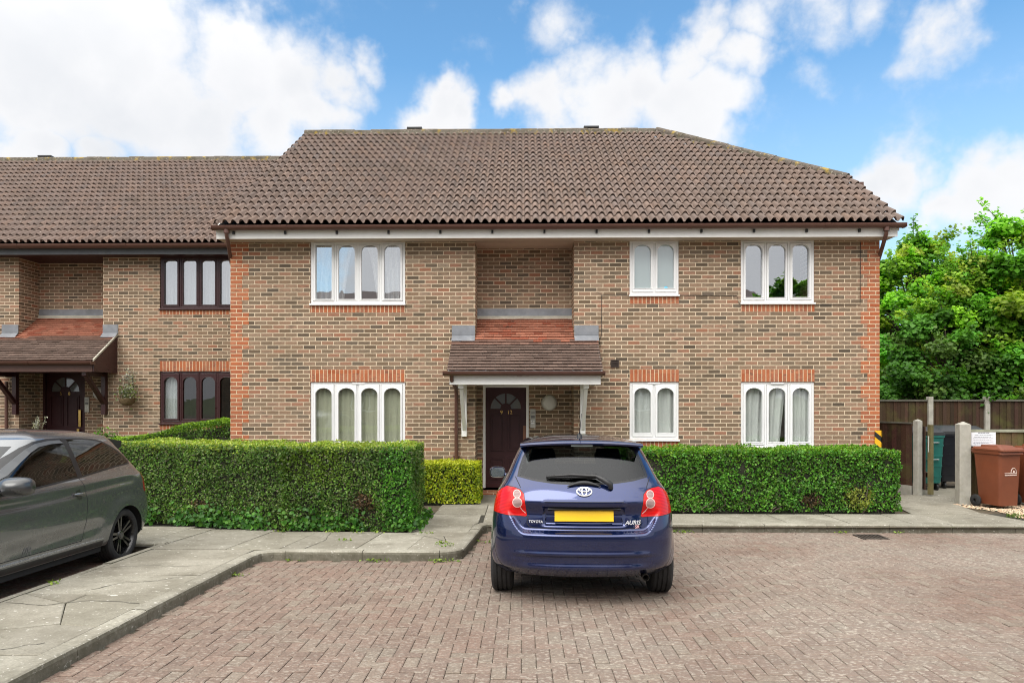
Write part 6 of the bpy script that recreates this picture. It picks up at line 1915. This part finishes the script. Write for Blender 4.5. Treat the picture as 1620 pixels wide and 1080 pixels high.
container('tall green waste container with dark lid inside the open gate', 7.92, 14.55, -.02, .92, .78, 1.27, simple('green_bin_plastic', (.012, .115, .095), .45, var=.15), M_black, R(0))
container('black waste container with dark lid beside the green one', 8.93, 14.85, -.02, .98, .80, 1.28, simple('black_bin_plastic', (.009, .010, .014), .35, var=.2), M_black, R(0))

# hanging basket by the left porch
hbk = thing('hanging_basket', 'wicker hanging basket of silver green trailing foliage on the left wall', 'hanging basket', (-8.76, 15.55, 1.9))
c = (-8.78, 15.56, 1.83); mb = MB(); mb.lathe([(.0, -.17), (.09, -.155), (.15, -.10), (.175, 0), (.16, 0), (.13, -.08), (0, -.12)], 20, Matrix.Translation(c)); mb.build('basket', simple('wicker', (.17, .115, .06), .9, var=.4, scale=40, bump=.8, bscale=50), hbk, smooth=50)
mb = MB()
mb.tube([(c[0], YL - .01, 2.32), (c[0], YL - .01, 2.02)], .012, 6); mb.tube([(c[0], YL - .01, 2.30), (c[0], 15.65, 2.34), (c[0], 15.55, 2.30)], .011, 6)
for k in range(3): mb.tube([(c[0], 15.55, 2.30), (c[0] + .16 * math.cos(2.1 * k), c[1] + .16 * math.sin(2.1 * k), c[2])], .004, 4)
mb.build('bracket', M_black, hbk)
P = np.array([c]) + RNG.normal(0, 1, (420, 3)) * [.10, .08, .10] + [0, 0, .10]
leaf_mesh('foliage', P, RNG.normal(0, 1, (420, 3)), .045 * RNG.normal(1, .3, 420).clip(.4, 1.7), pick(420, [(.34, .36, .28), (.42, .43, .36), (.20, .26, .12), (.22, .30, .09)]), L_leaf, hbk)
P2 = np.array([[-8.72, 15.55, 2.22]]) + RNG.normal(0, 1, (160, 3)) * [.07, .06, .10]
leaf_mesh('trailing_stems', P2, RNG.normal(0, 1, (160, 3)), .04 * RNG.normal(1, .3, 160).clip(.4, 1.7), pick(160, [(.46, .46, .42), (.36, .37, .30)]), L_leaf, hbk)

pt = thing('flower_pot', 'grey planter with white flower spikes beside the left front door', 'planter', (-10.95, 15.75, .36))
mb = MB(); mb.lathe([(0, 0), (.15, 0), (.19, .52), (.21, .56), (.19, .57), (.17, .52), (0, .50)], 20, Matrix.Translation((-10.95, 15.75, .36))); mb.build('pot', simple('grey_pot', (.30, .31, .33), .6), pt, smooth=40)
mb = MB(); fl = []
for k in range(7):
    p = Vector((-10.95 + RNG.normal(0, .05), 15.75, .86)); q = Vector((-10.95 + RNG.normal(0, .16), 15.72 + RNG.normal(0, .08), RNG.uniform(1.28, 1.46))); mb.tube([p, (p + q) / 2, q], .006, 5)
    for j in range(16): fl.append(tuple(p + (q - p) * RNG.uniform(.6, 1.02) + Vector(RNG.normal(0, .018, 3))))
mb.build('stem', simple('grey_stem', (.25, .25, .18), .8), pt)
fl = np.array(fl); leaf_mesh('flowers', fl, RNG.normal(0, 1, (len(fl), 3)), .04 * np.ones(len(fl)), pick(len(fl), [(.7, .7, .66), (.6, .6, .52)]), L_leaf, pt)

dc = MB(); yd = 9.93; dc.plate(rect(4.66, 5.02, yd - .16, yd + .16), [rect(4.69 + .054 * k, 4.72 + .054 * k, yd - .12, yd + .12) for k in range(6)], 'z', zr(yd) - .01, zr(yd) + .012)
tag(dc.build('drain_cover', simple('cast_iron', (.045, .035, .028), .7, metal=.3, var=.3), None), 'small rusty drain grating set in the paving near the right kerb', 'drain')
